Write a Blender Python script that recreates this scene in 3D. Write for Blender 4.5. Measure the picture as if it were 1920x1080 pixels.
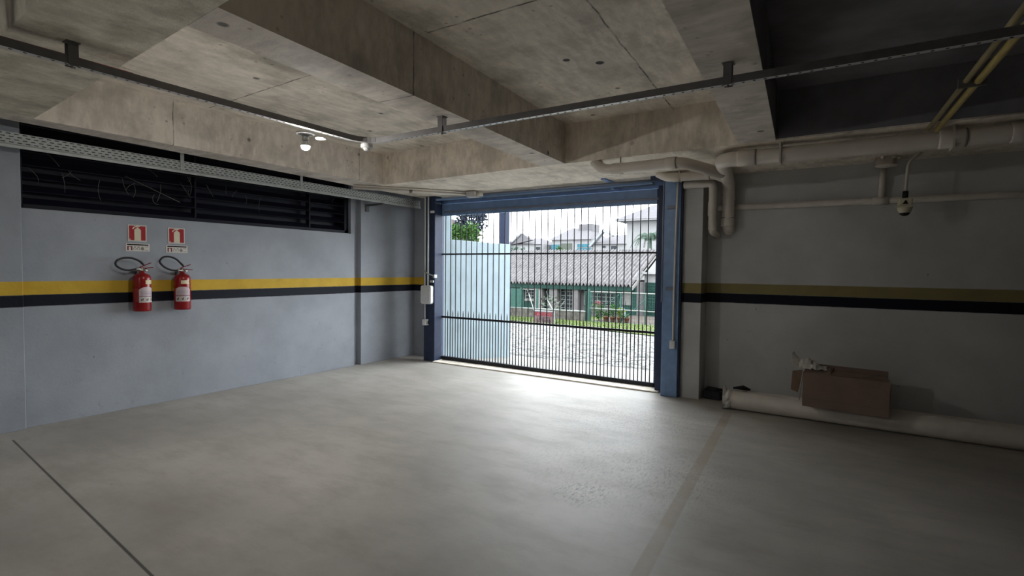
import bpy, bmesh, math, random
from mathutils import Vector, Matrix
random.seed(11)
scene = bpy.context.scene
for o in list(bpy.data.objects):
    bpy.data.objects.remove(o)
col = scene.collection
# ------------------------------------------------------------------ camera
cam_d = bpy.data.cameras.new('camera')
cam = bpy.data.objects.new('camera', cam_d)
col.objects.link(cam)
cam_d.sensor_width = 36.0
cam_d.lens = 36.0 * 980.0 / 1920.0
cam_d.clip_start = 0.05
cam_d.clip_end = 400
rx, ux, bx = (0.8447, 0.5350, 0.0110), (-0.0289, 0.0252, 0.9993), (0.5344, -0.8445, 0.0368)
cam.matrix_world = Matrix(((rx[0], ux[0], bx[0], 0), (rx[1], ux[1], bx[1], 0), (rx[2], ux[2], bx[2], 1.55), (0, 0, 0, 1)))
scene.camera = cam
# ------------------------------------------------------------------ sky and exposure
world = bpy.data.worlds.new('overcast_sky')
scene.world = world
world.use_nodes = True
bg = world.node_tree.nodes['Background']
bg.inputs['Color'].default_value = (0.90, 0.96, 1.0, 1)
bg.inputs['Strength'].default_value = 8.8
BULB_POWER = 1080.0
vs = scene.view_settings
vs.view_transform = 'Standard'
vs.look = 'None'
vs.exposure = 0.12
vs.gamma = 1.0
vs.use_curve_mapping = False
scene.cycles.use_denoising = True
scene.cycles.max_bounces = 10
scene.cycles.diffuse_bounces = 6
scene.cycles.sample_clamp_indirect = 8.0

# ------------------------------------------------------------------ materials
class NT:
    def __init__(s, name):
        s.m = bpy.data.materials.new(name)
        s.m.use_nodes = True
        s.t = s.m.node_tree
        s.b = s.t.nodes['Principled BSDF']
        s.co = s.t.nodes.new('ShaderNodeTexCoord').outputs['Object']
        s.xyz = None
    def sep(s):
        if s.xyz is None:
            n = s.t.nodes.new('ShaderNodeSeparateXYZ')
            s.t.links.new(s.co, n.inputs[0])
            s.xyz = n.outputs
        return s.xyz
    def put(s, sock, v):
        if isinstance(v, bpy.types.NodeSocket):
            s.t.links.new(v, sock)
        elif isinstance(v, (tuple, list)) and len(v) == 3 and sock.type == 'RGBA':
            sock.default_value = (*v, 1)
        else:
            sock.default_value = v
    def math(s, op, a, b=0.0, c=None, clamp=False):
        n = s.t.nodes.new('ShaderNodeMath')
        n.operation = op
        n.use_clamp = clamp
        s.put(n.inputs[0], a)
        s.put(n.inputs[1], b)
        if c is not None:
            s.put(n.inputs[2], c)
        return n.outputs[0]
    def scaled(s, sc):
        n = s.t.nodes.new('ShaderNodeMapping')
        s.t.links.new(s.co, n.inputs[0])
        n.inputs['Scale'].default_value = sc
        return n.outputs[0]
    def noise(s, scale, detail=4, rough=0.55, vec=None):
        n = s.t.nodes.new('ShaderNodeTexNoise')
        n.inputs['Scale'].default_value = scale
        n.inputs['Detail'].default_value = detail
        n.inputs['Roughness'].default_value = rough
        s.t.links.new(vec or s.co, n.inputs['Vector'])
        return n.outputs[0]
    def voro(s, scale, feature='F1', vec=None):
        n = s.t.nodes.new('ShaderNodeTexVoronoi')
        n.feature = feature
        n.inputs['Scale'].default_value = scale
        s.t.links.new(vec or s.co, n.inputs['Vector'])
        return n.outputs
    def ramp(s, v, lo, hi, a=0.0, b=1.0):
        n = s.t.nodes.new('ShaderNodeMapRange')
        n.inputs[1].default_value = lo
        n.inputs[2].default_value = hi
        n.inputs[3].default_value = a
        n.inputs[4].default_value = b
        s.put(n.inputs[0], v)
        return n.outputs[0]
    def mix(s, f, a, b, mode='MIX'):
        n = s.t.nodes.new('ShaderNodeMix')
        n.data_type = 'RGBA'
        n.blend_type = mode
        s.put(n.inputs['Factor'], f)
        s.put(n.inputs['A'], a)
        s.put(n.inputs['B'], b)
        return n.outputs['Result']
    def bump(s, h, strength=0.2, dist=0.02):
        n = s.t.nodes.new('ShaderNodeBump')
        n.inputs['Strength'].default_value = strength
        n.inputs['Distance'].default_value = dist
        s.put(n.inputs['Height'], h)
        s.t.links.new(n.outputs[0], s.b.inputs['Normal'])
    def done(s, colour, rough=0.6, metal=0.0):
        s.put(s.b.inputs['Base Color'], colour)
        s.put(s.b.inputs['Roughness'], rough)
        s.put(s.b.inputs['Metallic'], metal)
        return s.m
    def band(s, v, lo, hi, soft=0.004):
        a = s.ramp(v, lo - soft, lo + soft)
        b = s.ramp(v, hi - soft, hi + soft, 1, 0)
        return s.math('MULTIPLY', a, b)

def M(name, c, rough=0.55, metal=0.0, var=0.12, scale=9.0, bump=0.0, spec=0.5):
    n = NT(name)
    n.b.inputs['Specular IOR Level'].default_value = spec
    f = n.noise(scale, 5)
    colr = n.mix(n.ramp(f, 0.3, 0.7), tuple(x * (1 - var) for x in c), tuple(min(1, x * (1 + var)) for x in c))
    if bump:
        n.bump(n.noise(scale * 4, 4), bump, 0.01)
    return n.done(colr, rough, metal)

def concrete(name, lo, hi, seams=(), holes=(), dots=0.8, patch=1.1, stretch=(1, 1, 1)):
    """raw board-marked concrete: blotches, grain, pin holes, panel joints"""
    n = NT(name)
    big = n.noise(patch, 7, 0.62)
    colr = n.mix(n.ramp(big, 0.36, 0.66), lo, hi)
    grain = n.noise(5.0, 6, 0.7, n.scaled(stretch))
    colr = n.mix(n.ramp(grain, 0.40, 0.64, 0.0, 0.6), colr, tuple(x * 1.25 for x in hi))
    mott = n.noise(3.1, 4, 0.6)
    colr = n.mix(n.ramp(mott, 0.48, 0.68, 0, 0.5), colr, (lo[0] * 0.62, lo[1] * 0.63, lo[2] * 0.60))
    v = n.voro(2.6)
    spot = n.math('MULTIPLY', n.ramp(v[0], 0.055, 0.09, 1, 0), n.ramp(n.noise(4.0, 2), 0.38, 0.42))
    colr = n.mix(n.math('MULTIPLY', spot, dots), colr, (0.05, 0.045, 0.04))
    v2 = n.voro(11.0)
    spot2 = n.math('MULTIPLY', n.ramp(v2[0], 0.08, 0.16, 1, 0), n.ramp(n.noise(1.7, 2), 0.5, 0.58))
    colr = n.mix(n.math('MULTIPLY', spot2, dots * 0.6), colr, (0.09, 0.08, 0.07))
    x, y, z = n.sep()[:3]
    ax = {'x': x, 'y': y, 'z': z}
    wob = n.math('MULTIPLY', n.math('SUBTRACT', n.noise(6.0, 3), 0.5), 0.03)
    for (a, pos, slope, other, olo, ohi, w) in seams:
        # the joint runs where axis a equals pos + slope * other axis
        line = n.math('SUBTRACT', ax[a], n.math('MULTIPLY_ADD', ax[other], slope, pos))
        line = n.math('ABSOLUTE', n.math('ADD', line, wob))
        f = n.math('MULTIPLY', n.ramp(line, w * 0.5, w * 1.5, 1, 0), n.band(ax[other], olo, ohi, 0.02))
        f = n.math('MULTIPLY', f, n.ramp(n.noise(9.0, 3), 0.35, 0.6, 0.25, 0.9))
        colr = n.mix(f, colr, (0.045, 0.04, 0.035))
    for (hx, hy, r, ring) in holes:
        dx = n.math('SUBTRACT', x, hx)
        dy = n.math('SUBTRACT', y, hy)
        d = n.math('SQRT', n.math('ADD', n.math('MULTIPLY', dx, dx), n.math('MULTIPLY', dy, dy)))
        d = n.math('ADD', d, n.math('MULTIPLY', wob, 0.8))
        if ring:
            colr = n.mix(n.ramp(d, ring * 0.7, ring, 0.7, 0), colr, (0.62, 0.57, 0.5))
        colr = n.mix(n.ramp(d, r * 0.7, r, 1, 0), colr, (0.03, 0.02, 0.018))
    n.bump(n.math('ADD', n.noise(26.0, 5, 0.7), n.math('MULTIPLY', n.noise(3.0, 4), 1.2)), 0.22, 0.02)
    return n.done(colr, n.ramp(big, 0.3, 0.7, 0.7, 0.9))

def wall_paint(name, c, zb0=1.145, zb1=1.255, zy1=1.382, yel=((0.55, 0.35, 0.035), (0.66, 0.43, 0.05))):
    """grey paint with a black and a yellow band"""
    n = NT(name)
    x, y, z = n.sep()[:3]
    f = n.noise(1.6, 6, 0.6)
    colr = n.mix(n.ramp(f, 0.35, 0.68), tuple(v * 0.88 for v in c), tuple(v * 1.08 for v in c))
    sc = n.math('MULTIPLY', n.ramp(n.noise(7.0, 6, 0.75), 0.6, 0.72), n.ramp(z, 0.0, 1.2, 0.5, 0.1))
    colr = n.mix(sc, colr, tuple(v * 0.55 for v in c))
    chips = n.math('MULTIPLY', n.ramp(n.voro(7.0)[0], 0.04, 0.08, 1, 0), n.ramp(n.noise(3.0, 2), 0.54, 0.58))
    colr = n.mix(n.math('MULTIPLY', chips, 0.7), colr, (0.16, 0.14, 0.12))
    zz = n.math('ADD', z, n.math('MULTIPLY', n.math('SUBTRACT', n.noise(14.0, 3), 0.5), 0.006))
    colr = n.mix(n.band(zz, zb1, zy1), colr, n.mix(n.ramp(n.noise(5.0, 4), 0.3, 0.7), *yel))
    colr = n.mix(n.band(zz, zb0, zb1), colr, (0.004, 0.006, 0.014))
    n.b.inputs['Specular IOR Level'].default_value = 0.22
    n.bump(n.math('ADD', n.noise(38.0, 5, 0.7), n.math('MULTIPLY', n.noise(4.0, 4), 2.0)), 0.18, 0.012)
    return n.done(colr, 0.62)

CLO, CHI = (0.54, 0.49, 0.42), (0.80, 0.73, 0.64)
m_slab = concrete('slab_concrete', CLO, CHI,
    seams=[('y', 2.745, 0.0, 'x', -2.45, -0.70, 0.007), ('x', -1.157, -0.0602, 'y', 0.0, 5.4, 0.006),
           ('y', 2.72, -0.03, 'x', -5.5, -2.9, 0.006), ('x', -4.40, -0.302, 'y', 1.5, 3.2, 0.005)],
    holes=[(-1.837, 3.644, 0.035, 0), (-1.637, 3.823, 0.04, 0.13)], stretch=(2.5, 0.8, 1))
m_beam = concrete('beam_concrete', (0.50, 0.45, 0.40), (0.70, 0.64, 0.575),
    seams=[('y', 2.577, 0, 'x', -5.7, -5.5, 0.004), ('y', 4.9, 0, 'x', -5.7, -5.5, 0.004),
           ('y', 2.80, 0.05, 'x', -3.0, -2.4, 0.006), ('x', -5.15, 0, 'y', 5.0, 5.35, 0.004)], stretch=(0.8, 2.5, 1))
m_beamx = concrete('mottled_beam_concrete', (0.44, 0.41, 0.33), (0.74, 0.69, 0.575), dots=0.2, patch=3.0, stretch=(2, 1, 1))
m_soffit = concrete('soffit_concrete', (0.60, 0.54, 0.455), (0.84, 0.76, 0.66), dots=0.35, patch=2.2, stretch=(3, 1, 1))
m_shadeslab = M('shaded_slab_concrete', (0.20, 0.195, 0.21), 0.85, var=0.35, scale=2.0, bump=0.15)  # concrete of the unlit right bay; its shade is put into the colour
m_wall_l = wall_paint('left_wall_paint', (0.345, 0.37, 0.41))
m_wall_r = wall_paint('far_wall_paint', (0.56, 0.565, 0.56), 1.165, 1.28, 1.40, ((0.24, 0.20, 0.09), (0.29, 0.24, 0.10)))
m_wall_plain = M('plain_grey_paint', (0.62, 0.61, 0.59), 0.8, bump=0.1)

def floor_mat():
    n = NT('polished_concrete')
    x, y, z = n.sep()[:3]
    big = n.noise(0.7, 7, 0.6)
    colr = n.mix(n.ramp(big, 0.34, 0.66), (0.33, 0.31, 0.28), (0.50, 0.47, 0.43))
    swirl = n.noise(1.8, 6, 0.7, n.scaled((1, 2.4, 1)))
    colr = n.mix(n.ramp(swirl, 0.46, 0.70, 0, 0.6), colr, (0.31, 0.285, 0.245))
    fine = n.noise(30.0, 4, 0.7)
    colr = n.mix(n.ramp(fine, 0.55, 0.8, 0, 0.3), colr, (0.30, 0.285, 0.26))
    def near(cx, cy, r0, r1):
        dx = n.math('SUBTRACT', x, cx)
        dy = n.math('SUBTRACT', y, cy)
        d = n.math('SQRT', n.math('ADD', n.math('MULTIPLY', dx, dx), n.math('MULTIPLY', dy, dy)))
        return n.ramp(d, r0, r1, 1, 0)
    # tyre scuffs
    streak = n.ramp(n.noise(20.0, 5, 0.85, n.scaled((2.8, 0.8, 1))), 0.50, 0.58)
    mask = n.math('MAXIMUM', near(-1.48, 3.32, 0.10, 0.30), n.math('MULTIPLY', near(-1.35, 3.9, 0.2, 1.0), 0.6))
    mask = n.math('MAXIMUM', mask, n.math('MULTIPLY', near(-1.75, 5.2, 0.3, 1.3), 0.45))
    colr = n.mix(n.math('MULTIPLY', n.math('MULTIPLY', streak, mask), 0.85), colr, (0.10, 0.10, 0.10))
    pit = n.math('MULTIPLY', n.ramp(n.voro(4.0)[0], 0.02, 0.045, 1, 0), n.ramp(n.noise(2.3, 2), 0.52, 0.56))
    colr = n.mix(n.math('MULTIPLY', pit, 0.7), colr, (0.10, 0.09, 0.08))
    # faded tan bay line
    ln = n.math('ABSOLUTE', n.math('SUBTRACT', x, n.math('MULTIPLY_ADD', y, -0.0535, -0.694)))
    lf = n.math('MULTIPLY', n.ramp(ln, 0.038, 0.048, 1, 0), n.ramp(n.noise(4.0, 5, 0.7), 0.3, 0.6, 0.35, 0.78))
    lf = n.math('MULTIPLY', lf, n.ramp(y, 5.9, 6.2, 1, 0))
    colr = n.mix(lf, colr, (0.31, 0.25, 0.175))
    # sawn joint
    jn = n.math('ABSOLUTE', n.math('SUBTRACT', y, n.math('MULTIPLY_ADD', x, -0.0898, 0.9467)))
    jf = n.math('MULTIPLY', n.ramp(jn, 0.005, 0.010, 1, 0), n.ramp(x, -6.13, -6.09))
    colr = n.mix(n.math('MULTIPLY', jf, 0.9), colr, (0.06, 0.055, 0.05))
    n.bump(n.math('ADD', n.noise(60.0, 3, 0.6), n.math('MULTIPLY', n.noise(2.0, 3), 2.0)), 0.05, 0.01)
    n.b.inputs['Specular IOR Level'].default_value = 0.26
    r = n.math('ADD', n.ramp(big, 0.3, 0.7, 0.42, 0.52), n.ramp(swirl, 0.4, 0.7, 0.0, 0.08))
    return n.done(colr, r)
m_floor = floor_mat()

m_navy = M('navy_gate_paint', (0.030, 0.043, 0.085), 0.45, 0.0, 0.15, spec=0.22)
m_navy_haze = M('hazed_navy_gate_paint', (0.18, 0.29, 0.50), 0.40, 0.0, 0.12)  # gate navy lightened; the bluish glare is put into the colour
m_flange = M('grey_blue_flange', (0.16, 0.18, 0.23), 0.4)
m_bar = M('dark_bar_paint', (0.018, 0.018, 0.024), 0.5, spec=0.2)
m_louver = M('black_navy_louver', (0.010, 0.011, 0.020), 0.5, spec=0.2)
m_galv = M('galvanised_steel', (0.38, 0.40, 0.40), 0.45, 0.35, 0.12, 14)
m_galv_d = M('dull_zinc_channel', (0.15, 0.145, 0.145), 0.5, 0.3, 0.12, 14)
m_galv_lit = M('floorlit_zinc_base', (0.66, 0.66, 0.67), 0.42, 0.5, 0.08, 14)  # channel zinc lightened: light caught from the floor is put into the colour
m_fixture = M('muted_white_plastic', (0.46, 0.46, 0.45), 0.4, 0.0, 0.05)  # white plastic darkened to offset the strong bulb light on it
m_tray = M('pale_zinc_tray', (0.46, 0.49, 0.48), 0.5, 0.15, 0.12, 14)
m_slot = M('shadowed_slot', (0.015, 0.015, 0.017), 0.9)
m_pvc = M('cream_pvc', (0.74, 0.68, 0.61), 0.38, 0.0, 0.06, 5)
m_pvc_d = M('aged_cream_pvc', (0.64, 0.59, 0.53), 0.42, 0.0, 0.10, 6)
m_seal = M('pipe_seal_ring', (0.20, 0.18, 0.16), 0.6)
m_pvc_w = M('white_conduit_pvc', (0.66, 0.68, 0.70), 0.3, 0.0, 0.05)
m_white = M('white_plastic', (0.74, 0.75, 0.76), 0.35, 0.0, 0.04)
m_greyplastic = M('grey_plastic', (0.45, 0.43, 0.42), 0.45)
m_yellow = M('yellow_pipe_paint', (0.55, 0.42, 0.13), 0.4, 0.0, 0.15)
m_olive = M('olive_pipe_paint', (0.34, 0.27, 0.13), 0.5, 0.0, 0.15)
m_red = M('red_enamel', (0.27, 0.008, 0.010), 0.25, 0.0, 0.08)
m_redpipe = M('red_pipe_paint', (0.30, 0.03, 0.03), 0.45, 0.0, 0.15)
m_redsign = M('red_sign_print', (0.33, 0.004, 0.010), 0.4, 0.0, 0.05)
m_cream = M('photoluminescent_cream', (0.66, 0.61, 0.46), 0.45, 0.0, 0.04)
m_signwhite = M('sign_white', (0.64, 0.60, 0.55), 0.45, 0.0, 0.05)
m_black = M('black_print', (0.012, 0.012, 0.012), 0.6)
m_maroon = M('maroon_print', (0.16, 0.03, 0.03), 0.6)
m_greyprint = M('grey_print', (0.22, 0.21, 0.20), 0.6)
m_label = M('label_paper_pinkish', (0.62, 0.50, 0.55), 0.5, 0.0, 0.06)
m_seal_y = M('cream_paper_seal', (0.72, 0.62, 0.42), 0.5)
m_rubber = M('black_rubber', (0.012, 0.012, 0.013), 0.45)
m_chrome = M('chromed_brass', (0.62, 0.60, 0.56), 0.22, 0.9, 0.05)
m_card = M('brown_cardboard', (0.24, 0.165, 0.13), 0.85, 0.0, 0.14, 5, 0.08)
m_card_l = M('light_cardboard_inside', (0.32, 0.235, 0.17), 0.85, 0.0, 0.12, 5, 0.08)
m_film = M('white_plastic_film', (0.66, 0.64, 0.60), 0.35, 0.0, 0.15, 12, 0.2)
m_darkjunk = M('black_foam', (0.018, 0.018, 0.022), 0.9, 0.0, 0.3, 20, 0.4)
m_straw = M('dry_straw', (0.16, 0.16, 0.14), 0.8)
# outside
m_cyan = M('pale_blue_render', (0.175, 0.215, 0.235), 0.8, 0.0, 0.10, 3, 0.1)
m_asbestos = M('fibre_cement_roof', (0.100, 0.095, 0.098), 0.85, 0.0, 0.28, 4)
m_green = M('green_paint', (0.010, 0.028, 0.023), 0.5, 0.0, 0.2)
m_green_l = M('sea_green_paint', (0.023, 0.056, 0.047), 0.5, 0.0, 0.15)
m_hwall = M('house_cream_render', (0.1209, 0.1170, 0.1131), 0.85, 0.0, 0.10, 4)
m_hgrey = M('house_grey_render', (0.0897, 0.0842, 0.0858), 0.85, 0.0, 0.10, 4)
m_hwhite = M('pale_house_render', (0.175, 0.175, 0.178), 0.85, 0.0, 0.06, 2)
m_hroof = M('grey_tile_roof', (0.0920, 0.0881, 0.0936), 0.85, 0.0, 0.12, 6)
m_glassdark = M('dark_window_glass', (0.0195, 0.0234, 0.0273), 0.12, 0.0, 0.2, 3)
m_glassblue = M('blue_window_glass', (0.0273, 0.0897, 0.1170), 0.15, 0.0, 0.2, 3)
m_trim = M('pale_window_trim', (0.1326, 0.1404, 0.1326), 0.6)
m_oldwall = M('stained_concrete_plinth', (0.0585, 0.0546, 0.0484), 0.9, 0.0, 0.45, 6, 0.2)
m_leaf = M('leaf_green', (0.0273, 0.0663, 0.0156), 0.55, 0.0, 0.4, 3)
m_leaf_y = M('yellow_green_leaf', (0.0936, 0.1248, 0.0117), 0.5, 0.0, 0.3, 3)
m_leaf_d = M('blue_dark_leaf', (0.0218, 0.0281, 0.0406), 0.6, 0.0, 0.4, 3)
m_palm = M('grey_green_palm', (0.0429, 0.0663, 0.0507), 0.55, 0.0, 0.3, 3)
m_trunk = M('bark', (0.0546, 0.0468, 0.0390), 0.9)
m_terra = M('terracotta', (0.1326, 0.0507, 0.0351), 0.8, 0.0, 0.15)
m_tileroof = M('brown_tile_roof', (0.0468, 0.0328, 0.0281), 0.85)
m_bluehose = M('blue_hose_plastic', (0.0390, 0.0936, 0.1326), 0.4)
m_paleblue = M('pale_blue_plastic', (0.1092, 0.1326, 0.1482), 0.5)
m_outwhite = M('white_steel_tube', (0.1716, 0.1794, 0.1872), 0.5)
m_signboard = M('weathered_sign_board', (0.0819, 0.0546, 0.0546), 0.6, 0.0, 0.06)
m_signred = M('faded_red_print', (0.0897, 0.0125, 0.0172), 0.6)
m_pinkprint = M('faded_pink_print', (0.1248, 0.0585, 0.0624), 0.6)
m_flower = M('pink_flower', (0.1560, 0.0390, 0.0546), 0.6)
m_porch = M('brown_porch_floor', (0.0585, 0.0484, 0.0429), 0.9)

def cobble_mat():
    n = NT('street_cobbles')
    vec = n.scaled((1.0, 1.15, 0.01))
    e = n.voro(5.2, 'DISTANCE_TO_EDGE', vec)[0]
    c = n.voro(5.2, 'F1', vec)
    colr = n.mix(0.55, (0.1092, 0.1053, 0.1014), c[1], 'MIX')
    hs = n.t.nodes.new('ShaderNodeHueSaturation')
    hs.inputs['Saturation'].default_value = 0.06
    hs.inputs['Value'].default_value = 0.36
    n.t.links.new(colr, hs.inputs['Color'])
    colr = n.mix(n.ramp(e, 0.03, 0.15, 0, 1), (0.040, 0.038, 0.036), hs.outputs[0])
    y = n.sep()[1]
    ap = n.mix(n.ramp(n.noise(2.0, 6, 0.7), 0.35, 0.7), (0.165, 0.160, 0.150), (0.215, 0.210, 0.20))
    crack = n.math('MULTIPLY', n.ramp(n.math('ABSOLUTE', n.math('ADD', n.math('SUBTRACT', y, 9.45), n.math('MULTIPLY', n.math('SUBTRACT', n.noise(2.0, 4), 0.5), 0.5))), 0.015, 0.05, 1, 0), 0.9)
    ed = n.math('ADD', y, n.math('MULTIPLY', n.math('SUBTRACT', n.noise(3.0, 3), 0.5), 0.4))
    colr = n.mix(n.ramp(ed, 9.2, 9.45, 1, 0), colr, ap)
    colr = n.mix(crack, colr, (0.0234, 0.0234, 0.0218))
    n.bump(e, 0.5, 0.03)
    return n.done(colr, 0.75)
m_cobble = cobble_mat()
def grass_mat():
    n = NT('lawn_ground')
    f = n.noise(1.2, 6, 0.7)
    g = n.mix(n.ramp(n.noise(12.0, 4), 0.3, 0.7), (0.0351, 0.0546, 0.0140), (0.0741, 0.0897, 0.0273))
    return n.done(n.mix(n.ramp(f, 0.52, 0.66), g, (0.0936, 0.0819, 0.0663)), 0.9)
m_lawn = grass_mat()

# ------------------------------------------------------------------ mesh building
class MB:
    def __init__(s):
        s.v, s.f, s.mi, s.cur, s.sm = [], [], [], 0, []
    def add(s, vs_, fs, smooth=False):
        b = len(s.v)
        s.v += [tuple(p) for p in vs_]
        for f in fs:
            s.f.append([b + i for i in f])
            s.mi.append(s.cur)
            s.sm.append(smooth)
        return s
    def box(s, x0, x1, y0, y1, z0, z1, mtx=None):
        v = [Vector(p) for p in ((x0, y0, z0), (x1, y0, z0), (x1, y1, z0), (x0, y1, z0), (x0, y0, z1), (x1, y0, z1), (x1, y1, z1), (x0, y1, z1))]
        if mtx is not None:
            v = [mtx @ p for p in v]
        return s.add(v, [(0, 3, 2, 1), (4, 5, 6, 7), (0, 1, 5, 4), (1, 2, 6, 5), (2, 3, 7, 6), (3, 0, 4, 7)])
    def prism(s, poly, z0, z1):
        n = len(poly)
        a = sum(poly[i][0] * poly[(i + 1) % n][1] - poly[(i + 1) % n][0] * poly[i][1] for i in range(n))
        if a < 0:
            poly = poly[::-1]
        v = [(x, y, z0) for x, y in poly] + [(x, y, z1) for x, y in poly]
        f = [tuple(range(n))[::-1], tuple(range(n, 2 * n))] + [(i, (i + 1) % n, n + (i + 1) % n, n + i) for i in range(n)]
        return s.add(v, f)
    def plate(s, poly, fn, d0, d1):
        """2-D outline (u, v) mapped by fn(u, v, depth) and given a thickness"""
        n = len(poly)
        v = [fn(u, w, d0) for u, w in poly] + [fn(u, w, d1) for u, w in poly]
        f = [tuple(range(n)), tuple(range(n, 2 * n))[::-1]] + [(i, n + i, n + (i + 1) % n, (i + 1) % n) for i in range(n)]
        return s.add(v, f)
    def tube(s, pts, r, n=12, caps=True):
        pts = [Vector(p) for p in pts]
        rs = r if isinstance(r, (list, tuple)) else [r] * len(pts)
        dirs = []
        for i in range(len(pts)):
            a = pts[max(i - 1, 0)]
            b = pts[min(i + 1, len(pts) - 1)]
            d = (b - a)
            if 0 < i < len(pts) - 1:
                d = (pts[i] - a).normalized() + (b - pts[i]).normalized()
            dirs.append(d.normalized())
        up = Vector((0, 0, 1)) if abs(dirs[0].z) < 0.9 else Vector((1, 0, 0))
        side = dirs[0].cross(up).normalized()
        v = []
        for i, p in enumerate(pts):
            if i:
                q = dirs[i - 1].rotation_difference(dirs[i])
                side = (q @ side).normalized()
            side = (side - dirs[i] * side.dot(dirs[i])).normalized()
            w = dirs[i].cross(side)
            for k in range(n):
                t = 2 * math.pi * k / n
                v.append(p + (side * math.cos(t) + w * math.sin(t)) * rs[i])
        f = []
        for i in range(len(pts) - 1):
            for k in range(n):
                f.append((i * n + k, i * n + (k + 1) % n, (i + 1) * n + (k + 1) % n, (i + 1) * n + k))
        s.add(v, f, True)
        if caps:
            b = len(s.v) - len(v)
            s.f += [[b + k for k in range(n)][::-1], [b + (len(pts) - 1) * n + k for k in range(n)]]
            s.mi += [s.cur] * 2
            s.sm += [False] * 2
        return s
    def lathe(s, prof, n=24, o=(0, 0, 0), mtx=None):
        v = []
        for r, z in prof:
            for k in range(n):
                t = 2 * math.pi * k / n
                p = Vector((r * math.cos(t), r * math.sin(t), z))
                if mtx is not None:
                    p = mtx @ p
                v.append(p + Vector(o))
        f = []
        for i in range(len(prof) - 1):
            for k in range(n):
                f.append((i * n + k, i * n + (k + 1) % n, (i + 1) * n + (k + 1) % n, (i + 1) * n + k))
        return s.add(v, f, True)
    def quad(s, a, b, c, d):
        return s.add([a, b, c, d], [(0, 1, 2, 3)])
    def build(s, name, mats, parent=None, bevel=0.0, loc=None):
        me = bpy.data.meshes.new(name)
        me.from_pydata(s.v, [], s.f)
        mats = mats if isinstance(mats, (list, tuple)) else [mats]
        for m in mats:
            me.materials.append(m)
        for p, i, sm in zip(me.polygons, s.mi, s.sm):
            p.material_index = i
            p.use_smooth = sm
        bm = bmesh.new()
        bm.from_mesh(me)
        bmesh.ops.recalc_face_normals(bm, faces=bm.faces)
        bm.to_mesh(me)
        bm.free()
        o = bpy.data.objects.new(name, me)
        col.objects.link(o)
        if parent is not None:
            o.parent = parent
        if loc is not None:
            o.location = loc
        if bevel:
            b = o.modifiers.new('bevel', 'BEVEL')
            b.width = bevel
            b.segments = 2
            b.limit_method = 'ANGLE'
        return o

def tag(o, label=None, cat=None, group=None, kind=None):
    if label: o['label'] = label
    if cat: o['category'] = cat
    if group: o['group'] = group
    if kind: o['kind'] = kind
    return o
def thing(name, loc, label, cat, group=None, rz=0.0):
    o = bpy.data.objects.new(name, None)
    o.empty_display_size = 0.1
    col.objects.link(o)
    o.location = loc
    o.rotation_euler = (0, 0, rz)
    return tag(o, label, cat, group)
class Local:
    """collects world-space geometry for a part of a thing placed at loc"""
def part(mb, name, mat, root, bevel=0.0):
    """mb is in world coordinates; the root sits at its own place"""
    r = Vector(root.location)
    mb.v = [tuple(Vector(p) - r) for p in mb.v]
    return mb.build(name, mat, root, bevel)
def sub(mb, name, mat, parent, root, bevel=0.0):
    r = Vector(root.location)
    mb.v = [tuple(Vector(p) - r) for p in mb.v]
    return mb.build(name, mat, parent, bevel)
def struct(mb, name, mat, label=None, bevel=0.0):
    o = mb.build(name, mat, None, bevel)
    o['kind'] = 'structure'
    if label: o['label'] = label
    return o
def bend(a, b, c, r, n=6):
    """points of a rounded corner at b between a and c"""
    a, b, c = Vector(a), Vector(b), Vector(c)
    p = b + (a - b).normalized() * r
    q = b + (c - b).normalized() * r
    return [(p * (1 - t) ** 2 + b * 2 * t * (1 - t) + q * t * t) for t in [i / n for i in range(n + 1)]]
def path(pts, r, n=6):
    out = [Vector(pts[0])]
    for i in range(1, len(pts) - 1):
        out += bend(pts[i - 1], pts[i], pts[i + 1], r, n)
    out.append(Vector(pts[-1]))
    return out

# ================================================================== THE GARAGE SHELL
ZB, ZS = 2.72, 3.15
struct(MB().box(-7.0, 9.0, -9.0, 6.86, -0.2, 0.0), 'floor', m_floor, 'polished grey concrete garage floor with a tan bay line')
struct(MB().box(-5.66, -1.93, 6.52, 7.02, -0.1, 0.018), 'trim_1', m_soffit, 'pale concrete sill strip under the gate', 0.006)
# left wall: panel below the louvred opening, pilasters either side
struct(MB().box(-6.9, -6.45, 1.67, 5.58, 0, 2.066), 'wall_left', m_wall_l, 'grey painted wall panel with a yellow and a black band under the louvres', 0.004)
struct(MB().box(-6.9, -6.405, -9.0, 1.665, 0, 3.15), 'trim_2', m_wall_l, 'grey painted wall left of the louvred panel', 0.006)
struct(MB().box(-6.9, -6.435, 5.70, 6.95, 0, 3.15), 'trim_3', m_wall_l, 'grey painted pilaster between louvres and gate corner', 0.006)
struct(MB().box(-6.9, -6.52, 5.575, 5.705, 0, 3.15), 'trim_4', m_wall_l, 'shadowed groove beside the pilaster')
struct(MB().box(-7.0, -5.88, 6.92, 7.12, -0.3, 3.6), 'wall_gate', m_wall_l, 'short grey wall between corner and left gate post')
struct(MB().box(-1.45, 9.0, 6.80, 7.05, -0.3, 3.6), 'wall_right', m_wall_r, 'dim grey wall right of the gate with a black and yellow band')
struct(MB().box(-1.69, -1.43, 6.50, 7.05, -0.3, 2.72), 'trim_5', m_wall_r, 'grey pilaster right of the right gate post', 0.005)
struct(MB().box(8.9, 9.1, -9, 7, 0, 3.2), 'wall_side', m_wall_plain)
struct(MB().box(-7, 9, -9.2, -9.0, 0, 3.2), 'wall_back', m_wall_plain)
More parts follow.
